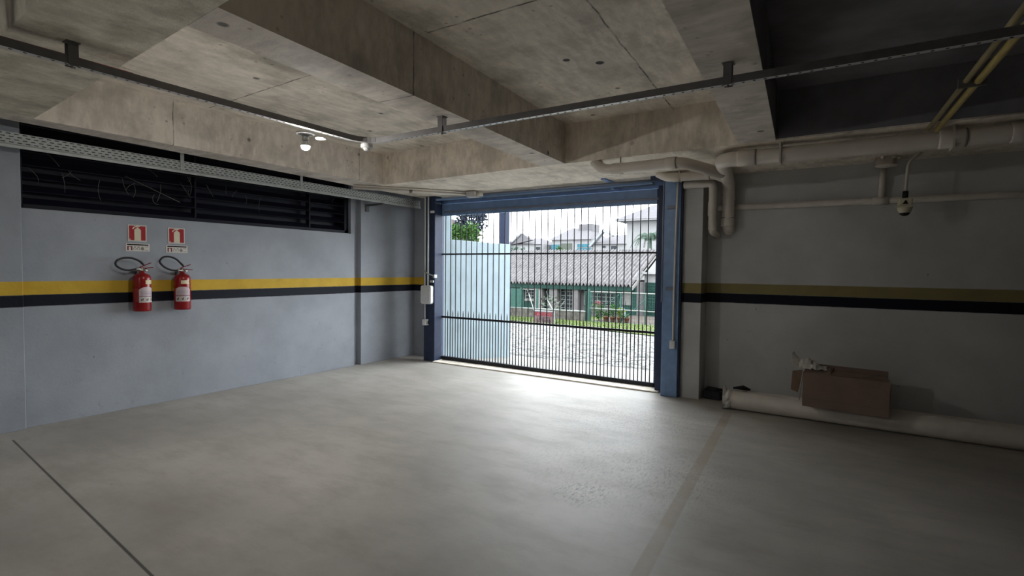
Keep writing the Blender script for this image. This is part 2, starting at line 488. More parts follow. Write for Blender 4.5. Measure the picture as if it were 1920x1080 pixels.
# ceiling slab in two tones, the right one with shade in its colour
struct(MB().prism([(-7.0, 1.0), (-7.0, 7.05), (-0.74, 7.05), (-0.46, 1.0)], ZS, ZS + 0.15), 'ceiling', m_slab, 'bare concrete ceiling slab with panel joints')
struct(MB().prism([(-0.74, 7.05), (9.0, 7.05), (9.0, -9.0), (-7.0, -9.0), (-7.0, 1.0), (-0.46, 1.0)], ZS, ZS + 0.15), 'trim_6', m_shadeslab, 'concrete ceiling slab on the right, shade put into its dark colour')
# beams
def beam(name, poly, mat, label):
    return struct(MB().prism(poly, ZB, ZS + 0.02), name, mat, label, 0.0)
beam('trim_7', [(-5.56, -9.0), (-5.56, 5.327), (-6.01, 5.289), (-5.78, 1.2), (-5.75, -9)], m_beam, 'concrete beam along the left wall above the louvres')
struct(MB().prism([(-6.01, 5.29), (-5.562, 5.328), (-2.95, 5.237), (-0.54, 5.22), (1.08, 5.236), (9.0, 5.28), (9.0, 6.80), (-1.43, 6.80), (-1.43, 7.05), (-6.01, 7.05)], ZB, ZS + 0.45), 'trim_8', m_soffit, 'wide concrete beam over the gate')
beam('trim_9', [(-2.637, 5.233), (-2.43, 1.319), (-2.745, 1.342), (-2.82, 2.815), (-2.95, 5.236)], m_beam, 'concrete beam running to the gate, left of the ceiling holes')
beam('trim_10', [(-0.54, 5.219), (-0.376, 2.48), (-0.20, -9.0), (-0.52, -9.0), (-0.699, 2.29), (-0.849, 5.221)], m_beam, 'concrete beam running to the gate, beside the shaded slab')
beam('trim_11', [(-5.559, 1.534), (-3.722, 1.409), (-2.319, 1.31), (-0.635, 1.19), (-0.62, 0.79), (-3.05, 0.87), (-3.727, 0.90), (-5.559, 0.99)], m_beamx, 'mottled concrete cross beam at upper left')

struct(MB().prism([(-0.535, 5.214), (1.08, 5.231), (9.0, 5.275), (9.0, 5.283), (-0.535, 5.224)], ZB + 0.012, ZS), 'trim_13', m_shadeslab, 'thin dark sheet, the shade on the gate beam face at the right')  # dark sheets added over both beam faces for their shade
struct(MB().prism([(-0.5385, 5.215), (-0.3735, 2.48), (-0.198, -8.9), (-0.205, -8.9), (-0.38, 2.48), (-0.545, 5.215)], ZB + 0.008, ZS), 'trim_14', m_shadeslab, 'thin dark sheet, the shade on the right face of the beam beside the dark slab')
# ------------------------------------------------------------------ louvred vent
win = thing('window_1', (-6.6, 3.6, 2.07), 'dark navy louvred vent above the left wall panel', 'louvre')
win['kind'] = 'structure'
fr = MB()
fr.box(-6.66, -6.58, 1.66, 5.60, 2.05, 2.115).box(-6.66, -6.58, 1.66, 1.72, 2.05, 3.15).box(-6.66, -6.58, 5.50, 5.60, 2.05, 3.15).box(-6.80, -6.74, 1.6, 5.62, 2.05, 3.2)
part(fr, 'frame', m_louver, win)
for my in (3.29, 4.88):
    part(MB().box(-6.67, -6.59, my - 0.009, my + 0.009, 2.07, 3.15), 'mullion', m_louver, win)
for k in range(8):
    z = 2.145 + k * 0.125
    mt = Matrix.Translation((-6.63, 0, z)) @ Matrix.Rotation(math.radians(38), 4, 'Y')
    part(MB().box(-0.055, 0.055, 1.70, 5.55, -0.005, 0.005, mt), 'slat', m_louver, win)
straw = MB()
for k in range(22):
    y = random.uniform(1.75, 5.4)
    z = random.uniform(2.42, 2.62)
    dy, dz = random.uniform(-0.10, 0.10), random.uniform(-0.22, -0.05)
    bow = random.uniform(-0.03, 0.03)
    straw.tube([(-6.56, y + dy * t + bow * math.sin(math.pi * t), z + dz * t) for t in (0, 0.25, 0.5, 0.75, 1)], 0.0022, 4)
straw.tube([(-6.55, 2.55 + 0.55 * t, 2.50 - 0.22 * t) for t in (0, 0.5, 1)], 0.003, 4)
straw.tube([(-6.55, 2.86 + 0.05 * math.cos(a), 2.29 + 0.06 * math.sin(a)) for a in (2.2, 2.9, 3.6, 4.3, 4.9)], 0.003, 4)
tag(straw.build('dry_straw', m_straw), 'thin dry straws caught in the dark louvres under the cable tray', 'straw', kind='stuff')

# ------------------------------------------------------------------ perforated cable trays
def lip_tray():
    t = thing('cable_tray', (-6.1, 4.0, 2.55), 'pale zinc cable tray with rows of slots hung before the louvres', 'cable tray')
    y0, y1, x, z0, z1 = 0.2, 6.70, -6.10, 2.548, 2.68
    b = MB()
    b.box(x - 0.003, x, y0, y1, z0 + 0.03, z1).box(x - 0.10, x - 0.097, y0, y1, z0 + 0.03, z1).box(x - 0.10, x + 0.012, y0, y1, z0 + 0.027, z0 + 0.03)
    b.box(x + 0.009, x + 0.012, y0, y1, z0, z0 + 0.03)
    part(b, 'channel', m_tray, t)
    s = MB()
    for r in range(4):
        z = z1 - 0.012 - r * 0.024
        y = y0 + 0.03 + (0.02 if r % 2 else 0.0)
        while y < y1 - 0.05:
            s.box(x - 0.001, x + 0.0012, y, y + 0.030, z - 0.0035, z + 0.0035)
            y += 0.055
    o = part(s, 'slot_row', m_slot, t)
    o['kind'] = 'stuff'
    for yy in (0.9, 2.91, 4.39):
        part(MB().box(x + 0.002, x + 0.008, yy - 0.018, yy + 0.018, z0 + 0.03, 3.16), 'hanger_strap', m_tray, t)
    k = MB()
    k.box(-6.44, -6.06, 5.80, 5.84, 2.515, 2.545).box(-6.44, -6.41, 5.79, 5.85, 2.43, 2.545)
    part(k, 'wall_bracket', m_galv_d, t)
lip_tray()

ZT = 2.60
def perforated_channel():
    t = thing('perforated_channel', (-3.48, 3.16, ZT), 'long perforated zinc channel turning a corner under the ceiling beams', 'channel')
    cl = path([(-3.48, -6.0, ZT), (-3.48, 3.16, ZT), (8.5, 3.20, ZT)], 0.22, 8)
    h, hw = 0.042, 0.019
    b, bs, up_ = MB(), MB(), Vector((0, 0, 0.002))
    L, R_ = [], []
    for i, p in enumerate(cl):
        d = (cl[min(i + 1, len(cl) - 1)] - cl[max(i - 1, 0)]).normalized()
        sd = Vector((d.y, -d.x, 0))
        L.append(p - sd * hw)
        R_.append(p + sd * hw)
    for A, B_ in ((L, R_),):
        for i in range(len(cl) - 1):
            a, b1, c, d1 = A[i], A[i + 1], B_[i + 1], B_[i]
            bs.quad(a + up_, b1 + up_, c + up_, d1 + up_)
            bs.quad(a, b1, c, d1)
            for P, Q in ((A[i], A[i + 1]), (B_[i], B_[i + 1])):
                b.quad(P, Q, Q + Vector((0, 0, h)), P + Vector((0, 0, h)))
    part(bs, 'base_strip', m_galv_lit, t)
    o = part(b, 'side_wall', m_galv_d, t)
    sm = o.modifiers.new('thick', 'SOLIDIFY')
    sm.thickness = 0.002
    hp = MB()
    y = -1.0
    while y < 2.9:
        hp.box(-3.484, -3.476, y, y + 0.013, ZT - 0.0015, ZT + 0.001)
        y += 0.055
    x = -3.2
    while x < 3.0:
        yy = 3.16 + (x + 3.48) * 0.04 / 11.98
        hp.box(x, x + 0.013, yy - 0.004, yy + 0.004, ZT - 0.0015, ZT + 0.001)
        x += 0.055
    s = part(hp, 'slot_row', m_slot, t)
    s['kind'] = 'stuff'
    for (hx, hy, ax) in ((-3.48, 1.12, 'y'), (-2.66, 3.163, 'x'), (-0.58, 3.17, 'x')):
        k = MB()
        w = 0.022
        for sgn in (-1, 1):
            if ax == 'y':
                k.box(hx + sgn * 0.024 - 0.002, hx + sgn * 0.024 + 0.002, hy - w, hy + w, ZT - 0.006, ZB)
            else:
                k.box(hx - w, hx + w, hy + sgn * 0.024 - 0.002, hy + sgn * 0.024 + 0.002, ZT - 0.006, ZB)
        k.box(hx - 0.03, hx + 0.03, hy - 0.03, hy + 0.03, ZB - 0.006, ZB)
        k.tube([(hx, hy, ZT - 0.014), (hx, hy, ZT - 0.002)], 0.007, 8)
        part(k, 'hanger', m_galv_d, t)
perforated_channel()
tag(MB().tube([(-3.535, -6.0, 2.655), (-3.535, 1.42, 2.655)], 0.013, 10).build('red_conduit', m_redpipe),
    'thin dark red conduit running along the ceiling channel at upper left', 'conduit')

# ------------------------------------------------------------------ bulb fitting, blank plate, smoke detector
mg = bpy.data.materials.new('lit_bulb')
mg.use_nodes = True
e_ = mg.node_tree.nodes['Principled BSDF']
e_.inputs['Emission Color'].default_value = (1.0, 0.97, 0.92, 1)
e_.inputs['Emission Strength'].default_value = BULB_POWER
def ceiling_lamp(loc, label):
    lamp = thing('ceiling_lamp', loc, label, 'lamp')
    MB().lathe([(0.0, 0.0), (0.072, 0.0), (0.072, -0.007), (0.062, -0.013), (0.03, -0.016), (0.0, -0.016)]).build('rose', m_fixture, lamp)
    MB().lathe([(0.0, -0.014), (0.026, -0.014), (0.024, -0.058), (0.019, -0.060), (0.0, -0.060)]).build('socket', m_fixture, lamp)
    MB().lathe([(0.0, -0.058), (0.013, -0.058), (0.017, -0.066), (0.022, -0.076), (0.029, -0.088), (0.034, -0.098), (0.034, -0.101), (0.0, -0.101)], 24).build('bulb_housing', m_fixture, lamp)
    MB().lathe([(0.0, -0.1015), (0.033, -0.1015), (0.0325, -0.110), (0.028, -0.121), (0.018, -0.129), (0.008, -0.1325), (0.0, -0.133)], 24).build('bulb_dome', mg, lamp)
ceiling_lamp((-3.60, 2.63, ZT - 0.003), 'lit white bulb in a round socket under the ceiling channel')
# two unseen bulbs added behind the camera to brighten the garage
ceiling_lamp((-3.48, -1.7, ZT - 0.003), 'unseen fill bulb added on the same channel, further back behind the cross beam')
ceiling_lamp((-1.0, -3.6, ZS), 'unseen fill bulb added on the bare slab far behind the cross beam')
dk = thing('blank_cover', (-3.62, 2.79, ZT - 0.003), 'small round white cover right beside the lit bulb', 'cover')
MB().lathe([(0.0, 0.0), (0.044, 0.0), (0.046, -0.006), (0.040, -0.013), (0.0, -0.015)]).build('cap', m_fixture, dk)
MB().lathe([(0.0, -0.0145), (0.008, -0.0145), (0.007, -0.018), (0.0, -0.018)], 12).build('screw', m_galv, dk)
sd = thing('smoke_detector', (-3.455, 3.125, ZT - 0.003), 'white smoke detector under the corner of the ceiling channel', 'smoke detector')
MB().lathe([(0.0, 0.0), (0.046, 0.0), (0.051, -0.008), (0.051, -0.028), (0.045, -0.036), (0.0, -0.036)]).build('base', m_fixture, sd)
MB().lathe([(0.0, -0.034), (0.034, -0.034), (0.032, -0.042), (0.027, -0.044), (0.027, -0.052), (0.022, -0.057), (0.0, -0.058)]).build('sensor_head', m_fixture, sd)

# ================================================================== GATE
GY = 6.77
gate = thing('garage_gate', (-3.83, GY, 0.02), 'dark barred steel gate with short pickets below its middle rail', 'gate')
GX0, GX1 = -5.71, -1.95
def gbox(name, m, *a, bev=0.003):
    return part(MB().box(*a), name, m, gate, bev)
gbox('bottom_rail', m_bar, GX0, GX1, GY - 0.03, GY + 0.03, 0.022, 0.075)
gbox('middle_rail', m_bar, GX0, GX1, GY - 0.015, GY + 0.015, 0.717, 0.749)
gbox('upper_rail', m_bar, GX0, GX1, GY - 0.012, GY + 0.012, 1.768, 1.792)
gbox('top_panel', m_navy_haze, GX0, GX1, GY - 0.02, GY + 0.03, 2.415, 2.605)
gbox('top_lip', m_flange, GX0 + 0.12, -2.005, GY - 0.055, GY - 0.018, 2.462, 2.488)
gbox('stile', m_navy, GX0, GX0 + 0.05, GY - 0.03, GY + 0.03, 0.022, 2.605)
gbox('stile', m_navy, GX1 - 0.11, GX1, GY - 0.03, GY + 0.03, 0.022, 2.605)
for k in range(33):
    x = -5.597 + 0.10695 * k
    part(MB().tube([(x, GY, 0.07), (x, GY, 2.42)], 0.0075, 8), 'bar', m_bar, gate)
for k in range(33):
    x = -5.597 + 0.10695 * (k + 0.5)
    if x > GX1 - 0.12: continue
    part(MB().tube([(x, GY, 0.07), (x, GY, 0.80), (x, GY, 0.855)], [0.0075, 0.0075, 0.002], 8), 'picket', m_bar, gate)
for side, x0, x1 in (('left', -5.885, -5.655), ('right', -1.872, -1.672)):
    y0 = 6.56 if side == 'left' else 6.42
    p = thing('gate_post', ((x0 + x1) / 2, y0 + 0.1, 0), 'navy steel box post at the left end of the gate behind the white control box' if side == 'left' else 'haze-lightened navy steel box post at the right end of the gate', 'post')
    part(MB().box(x0, x1, y0, 6.735, 0, ZB), 'column', m_navy if side == 'left' else m_navy_haze, p, 0.006)
    if side == 'right':
        part(MB().box(-1.888, -1.873, 6.412, 6.43, 1.16, ZB), 'guide_flange', m_flange, p, 0.002)
        part(MB().box(-2.0, -1.87, 6.60, 6.735, 0.0, ZB - 0.1), 'guide_channel', m_navy, p, 0.004)
        part(MB().box(-1.70, -1.655, 6.44, 6.735, 0, ZB), 'edge_flange', m_navy, p, 0.004)
        part(MB().box(-2.06, -1.9, 6.45, 6.59, 2.66, ZB), 'top_plate', m_navy, p, 0.003)
hd = thing('gate_header', (-3.8, 6.7, 2.62), 'haze-lightened navy steel header with tracks above the barred gate', 'header')
part(MB().box(-5.90, -1.72, 6.81, 6.90, 2.616, ZB), 'lintel_tube', m_navy_haze, hd, 0.004)
part(MB().box(-5.64, -2.07, 6.56, 6.60, 2.645, 2.675), 'track', m_navy_haze, hd, 0.004)
part(MB().tube([(-4.7, 6.50, 2.675), (-2.07, 6.50, 2.675)], 0.015, 10), 'conduit', m_flange, hd)
part(MB().tube([(-4.7, 6.66, 2.66), (-2.07, 6.66, 2.66)], 0.017, 10), 'conduit', m_flange, hd)
part(MB().box(-2.66, -2.60, 6.30, 6.66, 2.700, ZB).box(-2.65, -2.61, 6.62, 6.66, 2.62, ZB), 'bracket', m_navy_haze, hd, 0.003)
# outer housing of the left part: beam closing the gap above
# small latch on the left post
lt = thing('gate_latch', (-5.75, 6.53, 1.45), 'zinc latch rod angled across the left gate post', 'latch')
part(MB().tube([(-5.82, 6.478, 1.495), (-5.70, 6.478, 1.445)], 0.014, 8).tube([(-5.70, 6.478, 1.445), (-5.62, 6.50, 1.418)], 0.009, 8), 'rod', m_galv, lt)
part(MB().box(-5.635, -5.60, 6.49, 6.56, 1.385, 1.44), 'catch', m_galv, lt, 0.004)

# ------------------------------------------------------------------ gate motor controls, left
cb = thing('control_box', (-5.785, 6.52, 1.105), 'white rounded control box on the left gate post', 'control box')
b = MB()
def rrect(x0, x1, z0, z1, r, n=5):
    pts = []
    for cx, cz, a0 in ((x1 - r, z1 - r, 0), (x0 + r, z1 - r, 90), (x0 + r, z0 + r, 180), (x1 - r, z0 + r, 270)):
        for i in range(n + 1):
            a = math.radians(a0 + 90 * i / n)
            pts.append((cx + r * math.cos(a), cz + r * math.sin(a)))
    return pts
b.plate(rrect(-5.895, -5.675, 0.955, 1.26, 0.035), lambda u, v, d: (u, d, v), 6.49, 6.56)
part(b, 'case', m_white, cb, 0.006)
b = MB().plate(rrect(-5.865, -5.70, 0.985, 1.228, 0.025), lambda u, v, d: (u, d, v), 6.482, 6.492)
part(b, 'door', m_pvc_w, cb, 0.003)
part(MB().box(-5.715, -5.704, 6.478, 6.486, 1.0, 1.2), 'hinge', m_greyplastic, cb)
b = thing('conduit_pair', (-5.78, 6.50, 1.27), 'two slim grey conduits dropping into the white control box', 'conduit')
for xx in (-5.818, -5.752):
    part(MB().tube([(xx, 6.51, 1.262), (xx, 6.51, 2.715)], 0.014, 10), 'conduit', m_pvc_w, b)
for zz in (1.327, 2.465):
    part(MB().box(-5.735, -5.665, 6.535, 6.56, zz - 0.018, zz + 0.018), 'clip', m_white, b, 0.003)
b = thing('drop_outlet', (-5.825, 6.52, 0.65), 'small white outlet on a short conduit below the control box', 'outlet')
part(MB().tube([(-5.825, 6.52, 0.70), (-5.825, 6.52, 0.957)], 0.012, 10), 'conduit', m_pvc_w, b)
part(MB().box(-5.86, -5.79, 6.49, 6.56, 0.60, 0.70), 'box', m_white, b, 0.008)
for zz in (0.603, 0.680):
    part(MB().box(-5.79, -5.765, 6.50, 6.55, zz, zz + 0.017), 'lug', m_white, b, 0.003)
# ------------------------------------------------------------------ right post conduit
b = thing('drop_outlet', (-1.725, 6.40, 0.65), 'small white outlet on a long conduit down the right gate post', 'outlet')
part(MB().tube(path([(-1.70, 6.385, 2.66), (-1.713, 6.388, 2.2), (-1.722, 6.39, 1.3), (-1.722, 6.39, 0.69)], 0.2), 0.0125, 10), 'conduit', m_pvc_d, b)
part(MB().box(-1.757, -1.692, 6.36, 6.41, 0.60, 0.70), 'box', m_pvc_w, b, 0.008)
for zz in (2.314, 1.325):
    part(MB().box(-1.83, -1.73, 6.40, 6.411, zz - 0.02, zz + 0.02), 'clip', m_flange, b, 0.003)

# ------------------------------------------------------------------ grey junction box with tube over the gate
b = thing('junction_box', (-4.78, 6.42, 2.66), 'grey cast junction box under the beam above the gate', 'junction box')
part(MB().box(-4.86, -4.70, 6.35, 6.47, 2.625, 2.715), 'body', m_greyplastic, b, 0.012)
part(MB().box(-4.85, -4.71, 6.335, 6.352, 2.635, 2.705), 'lid', m_greyplastic, b, 0.004)
part(MB().tube([(-4.70, 6.42, 2.665), (-4.62, 6.45, 2.665)], [0.035, 0.028], 12), 'spout', m_pvc_d, b)
for xx in (-4.83, -4.73):
    part(MB().tube([(xx, 6.40, 2.712), (xx, 6.40, 2.72)], 0.01, 8), 'screw', m_galv_d, b)
b = thing('ceiling_tube', (-5.4, 5.9, 2.67), 'slanting pair of cream tubes from the louvres to the junction box', 'tube')
part(MB().tube([(-5.90, 5.08, 2.675), (-4.86, 6.42, 2.675)], 0.022, 12), 'tube', m_pvc_d, b)
part(MB().tube([(-5.86, 5.06, 2.70), (-4.86, 6.36, 2.70)], 0.012, 10), 'tube', m_pvc_d, b)
part(MB().tube([(-5.40, 5.72, 2.645), (-5.40, 5.72, 2.72)], 0.006, 8).tube([(-5.415, 5.705, 2.674), (-5.385, 5.741, 2.674)], 0.026, 12), 'clamp', m_galv_d, b)

# ------------------------------------------------------------------ drain pipes, upper right
def ring(a, b_, r, mb):
    return mb.tube([a, b_], r, 20)
def drain(name, label, pts, r, br, joints, mat=m_pvc, start=None):
    pts = [Vector(p) for p in pts]
    t = thing(name, pts[len(pts) // 2], label, 'drain pipe')
    pp = path(pts, br, 7) if len(pts) > 2 else pts
    part(MB().tube(pp, r, 22), 'pipe', mat, t)
    for (c, d, ln) in joints:
        c, d = Vector(c), Vector(d).normalized()
        part(MB().tube([c - d * ln / 2, c - d * ln * 0.42, c + d * ln * 0.42, c + d * ln / 2], [r * 1.02, r * 1.10, r * 1.10, r * 1.02], 22), 'collar', mat, t)
        part(MB().tube([c + d * (ln / 2), c + d * (ln / 2 + 0.008)], r * 1.05, 22), 'seal', m_seal, t)
    return t
X = Vector((1, 0, 0)); Y = Vector((0, 1, 0)); Z = Vector((0, 0, 1))
dA = drain('drain_pipe', 'large cream drain pipe under the beam, bending down to the far wall', [(2.6, 5.56, 2.64), (1.128, 5.46, 2.63), (-1.02, 5.36, 2.615), (-1.18, 6.66, 2.60), (-1.183, 6.68, 2.08), (-1.183, 6.80, 2.06)], 0.070, 0.11,
      [((-0.80, 5.37, 2.617), (1, 0.05, 0), 0.16), ((0.70, 5.435, 2.628), (1, 0.05, 0), 0.17), ((1.10, 5.46, 2.63), (1, 0.07, 0), 0.10), ((-1.183, 6.675, 2.42), Z, 0.06), ((-1.183, 6.68, 2.13), Z, 0.10)])
part(MB().box(-0.52, -0.505, 5.30, 5.45, 2.53, ZB), 'strap', m_pvc_d, dA)
part(MB().box(0.70, 0.715, 5.36, 5.52, 2.54, ZB), 'strap', m_pvc_d, dA)
dB = drain('drain_pipe', 'cream drain pipe leaving the beam by an open elbow above the gate', [(-2.33, 5.34, 2.76), (-2.20, 5.22, 2.60), (-1.36, 5.20, 2.605), (-1.10, 5.80, 2.57)], 0.055, 0.13,
      [((-2.02, 5.22, 2.602), X, 0.12), ((-1.46, 5.205, 2.605), X, 0.10)])
part(MB().tube([(-1.985, 5.22, 2.54), (-1.985, 5.22, 2.72)], 0.006, 8), 'strap', m_galv_d, dB)
part(MB().lathe([(0.055, 0), (0.066, 0.004), (0.066, 0.016), (0.055, 0.02)], 22, (-2.285, 5.30, 2.694), Vector((0, 0, 1)).rotation_difference(Vector((-0.4, 0.35, 0.85))).to_matrix().to_4x4()), 'elbow_rim', m_pvc, dB)
dC = drain('drain_pipe', 'short cream drain pipe over the right gate post below the open elbow pipe', [(-1.92, 6.30, 2.72), (-1.80, 6.28, 2.652), (-1.25, 6.26, 2.64), (-1.17, 6.36, 2.60)], 0.050, 0.07,
      [((-1.70, 6.278, 2.650), X, 0.08), ((-1.34, 6.262, 2.642), X, 0.05)])
part(MB().box(-1.655, -1.643, 6.22, 6.34, 2.595, ZB), 'strap', m_pvc_d, dC)
dD = drain('drain_pipe', 'dull drain drop with a collar beside the pilaster, left of the larger drop', [(-1.645, 6.45, 2.575), (-1.315, 6.45, 2.575), (-1.325, 6.52, 2.02), (-1.325, 6.80, 1.99)], 0.044, 0.06,
      [((-1.328, 6.505, 2.28), Z, 0.17), ((-1.325, 6.52, 2.09), Z, 0.12)], m_pvc_d)
b = thing('wall_pipe', (0.6, 6.755, 2.31), 'slim pipe running level along the dim far wall', 'pipe')
part(MB().tube([(-1.31, 6.758, 2.315), (3.4, 6.758, 2.295)], 0.034, 14), 'pipe', m_pvc_d, b)
part(MB().tube([(0.24, 6.758, 2.309), (0.38, 6.758, 2.308)], 0.041, 14), 'tee', m_pvc_d, b)
part(MB().tube([(0.315, 6.758, 2.31), (0.325, 6.72, 2.65)], 0.030, 14), 'riser', m_pvc_d, b)
b = thing('round_box', (0.34, 6.55, 2.63), 'round cream junction box on the beam above the slim wall pipe', 'junction box')
part(MB().lathe([(0.0, 0.0), (0.088, 0.0), (0.098, 0.006), (0.098, 0.012), (0.090, 0.014), (0.096, 0.09), (0.0, 0.09)], 26, (0.34, 6.55, 2.63)), 'body', m_pvc, b)
lg = MB()
for a in (200, 250, 300, 340):
    ca, sa = math.cos(math.radians(a)), math.sin(math.radians(a))
    lg.tube([(0.34 + 0.09 * ca, 6.55 + 0.09 * sa, 2.705), (0.34 + 0.128 * ca, 6.55 + 0.128 * sa, 2.705)], 0.014, 8)
part(lg, 'lug', m_pvc, b)
b = thing('hanging_sensor', (0.492, 6.40, 2.2), 'small cream fixture with a dark round tip hanging before the slim wall pipe', 'sensor')
part(MB().tube(path([(0.66, 6.42, 2.78), (0.505, 6.40, 2.627), (0.492, 6.40, 2.34)], 0.05), 0.014, 10), 'conduit', m_pvc_d, b)
part(MB().tube([(0.492, 6.40, 2.28), (0.494, 6.40, 2.35)], 0.024, 12), 'cable_gland', m_rubber, b)
part(MB().box(0.435, 0.549, 6.345, 6.455, 2.205, 2.282), 'case', m_cream, b, 0.014)
part(MB().box(0.425, 0.559, 6.335, 6.465, 2.192, 2.206), 'rim', m_cream, b, 0.004)
part(MB().lathe([(0.062, 0.0), (0.058, -0.03), (0.045, -0.055)], 20, (0.492, 6.40, 2.193)), 'lamp_shade', m_cream, b)
part(MB().lathe([(0.046, -0.052), (0.040, -0.068), (0.022, -0.082), (0.0, -0.086)], 20, (0.492, 6.40, 2.193)), 'dome', m_rubber, b)
part(MB().plate([(0.470, 2.222), (0.514, 2.222), (0.492, 2.262)], lambda u, v, d: (u, d, v), 6.342, 6.346), 'warning_triangle', m_black, b)
# yellow pipe pair
b = thing('yellow_pipe', (0.9, 3.5, 2.69), 'pair of yellow pipes under the shaded ceiling at upper right', 'pipe')
part(MB().tube([(0.593, 5.33, 2.685), (0.955, -4.0, 2.685)], 0.020, 12), 'pipe', m_yellow, b)
part(MB().tube([(0.538, 5.33, 2.695), (0.900, -4.0, 2.695)], 0.016, 12), 'pipe', m_olive, b)
part(MB().box(0.55, 0.68, 4.10, 4.125, 2.66, 2.715), 'clamp', m_galv_d, b)

# ================================================================== WALL SIGNS AND EXTINGUISHERS
WX = -6.45
def on_wall(d0):
    return lambda u, v, d: (WX + d0 + d, u, v)
def fire_sign(yc, zc, label):
    s = thing('fire_sign', (WX, yc, zc), label, 'sign')
    h = 0.088
    part(MB().box(WX, WX + 0.004, yc - h, yc + h, zc - h, zc + h), 'panel', m_signwhite, s)
    part(MB().box(WX + 0.004, WX + 0.0052, yc - h + 0.010, yc + h - 0.010, zc - h + 0.010, zc + h - 0.010), 'red_field', m_redsign, s)
    p = MB()
    f = on_wall(0.0)
    p.plate([(yc - 0.029, zc - 0.077), (yc + 0.033, zc - 0.077), (yc + 0.033, zc + 0.035), (yc + 0.024, zc + 0.046), (yc + 0.012, zc + 0.052), (yc + 0.012, zc + 0.062),
             (yc - 0.008, zc + 0.062), (yc - 0.008, zc + 0.052), (yc - 0.020, zc + 0.046), (yc - 0.029, zc + 0.035)], f, 0.0064, 0.0052)
    p.plate([(yc - 0.048, zc + 0.040), (yc - 0.038, zc + 0.042), (yc - 0.028, zc + 0.058), (yc - 0.008, zc + 0.066), (yc + 0.024, zc + 0.070), (yc + 0.028, zc + 0.078),
             (yc - 0.008, zc + 0.078), (yc - 0.030, zc + 0.070), (yc - 0.044, zc + 0.056)], f, 0.0064, 0.0052)
    p.plate([(yc - 0.078, zc - 0.074), (yc - 0.064, zc - 0.074), (yc - 0.070, zc - 0.058)], f, 0.0064, 0.0052)
    part(p, 'pictogram', m_cream, s)
def label_sign(yc, zc, label):
    s = thing('instruction_sign', (WX, yc, zc), label, 'sign')
    hw, hh = 0.114, 0.041
    part(MB().box(WX, WX + 0.004, yc - hw, yc + hw, zc - hh, zc + hh), 'panel', m_signwhite, s)
    part(MB().box(WX + 0.004, WX + 0.005, yc - hw + 0.012, yc + hw - 0.012, zc + 0.022, zc + 0.034), 'black_bar', m_black, s)
    part(MB().box(WX + 0.004, WX + 0.005, yc - 0.100, yc - 0.052, zc - 0.034, zc + 0.012), 'red_square', m_maroon, s)
    part(MB().plate([(yc - 0.087, zc - 0.034), (yc - 0.066, zc - 0.034), (yc - 0.066, zc), (yc - 0.072, zc + 0.006), (yc - 0.082, zc + 0.006), (yc - 0.087, zc)], on_wall(0), 0.0058, 0.005), 'pictogram', m_signwhite, s)
    g = MB()
    for k, (cy, w) in enumerate(((-0.028, 0.011), (0.006, 0.012), (0.044, 0.013))):
        pts = [(yc + cy + w * math.cos(a) * 1.1, zc - 0.014 + w * math.sin(a) * 1.3) for a in [i * math.pi / 4 for i in range(8)]]
        for i in range(8):
            if (i + k) % 8 == 6 and k < 2: continue
            a, c = pts[i], pts[(i + 1) % 8]
            g.tube([(WX + 0.004, a[0], a[1]), (WX + 0.004, c[0], c[1])], 0.0022, 4)
        g.box(WX + 0.004, WX + 0.005, yc + cy - 0.008, yc + cy + 0.008, zc + 0.004, zc + 0.010)
        if k == 2:
            g.box(WX + 0.004, WX + 0.005, yc + cy - 0.010, yc + cy + 0.010, zc - 0.024, zc - 0.004)
    for zz in (0.012, 0.004, -0.030):
        g.box(WX + 0.004, WX + 0.005, yc + 0.066, yc + 0.100, zc + zz, zc + zz + 0.003)
    part(g, 'small_print', m_greyprint, s)
fire_sign(2.615, 1.889, 'red fire extinguisher sign, left of the pair on the wall')
fire_sign(3.008, 1.884, 'red fire extinguisher sign, right of the pair on the wall')
label_sign(2.618, 1.736, 'white instruction label below the left red extinguisher sign')
label_sign(3.011, 1.732, 'white instruction label below the right red extinguisher sign')

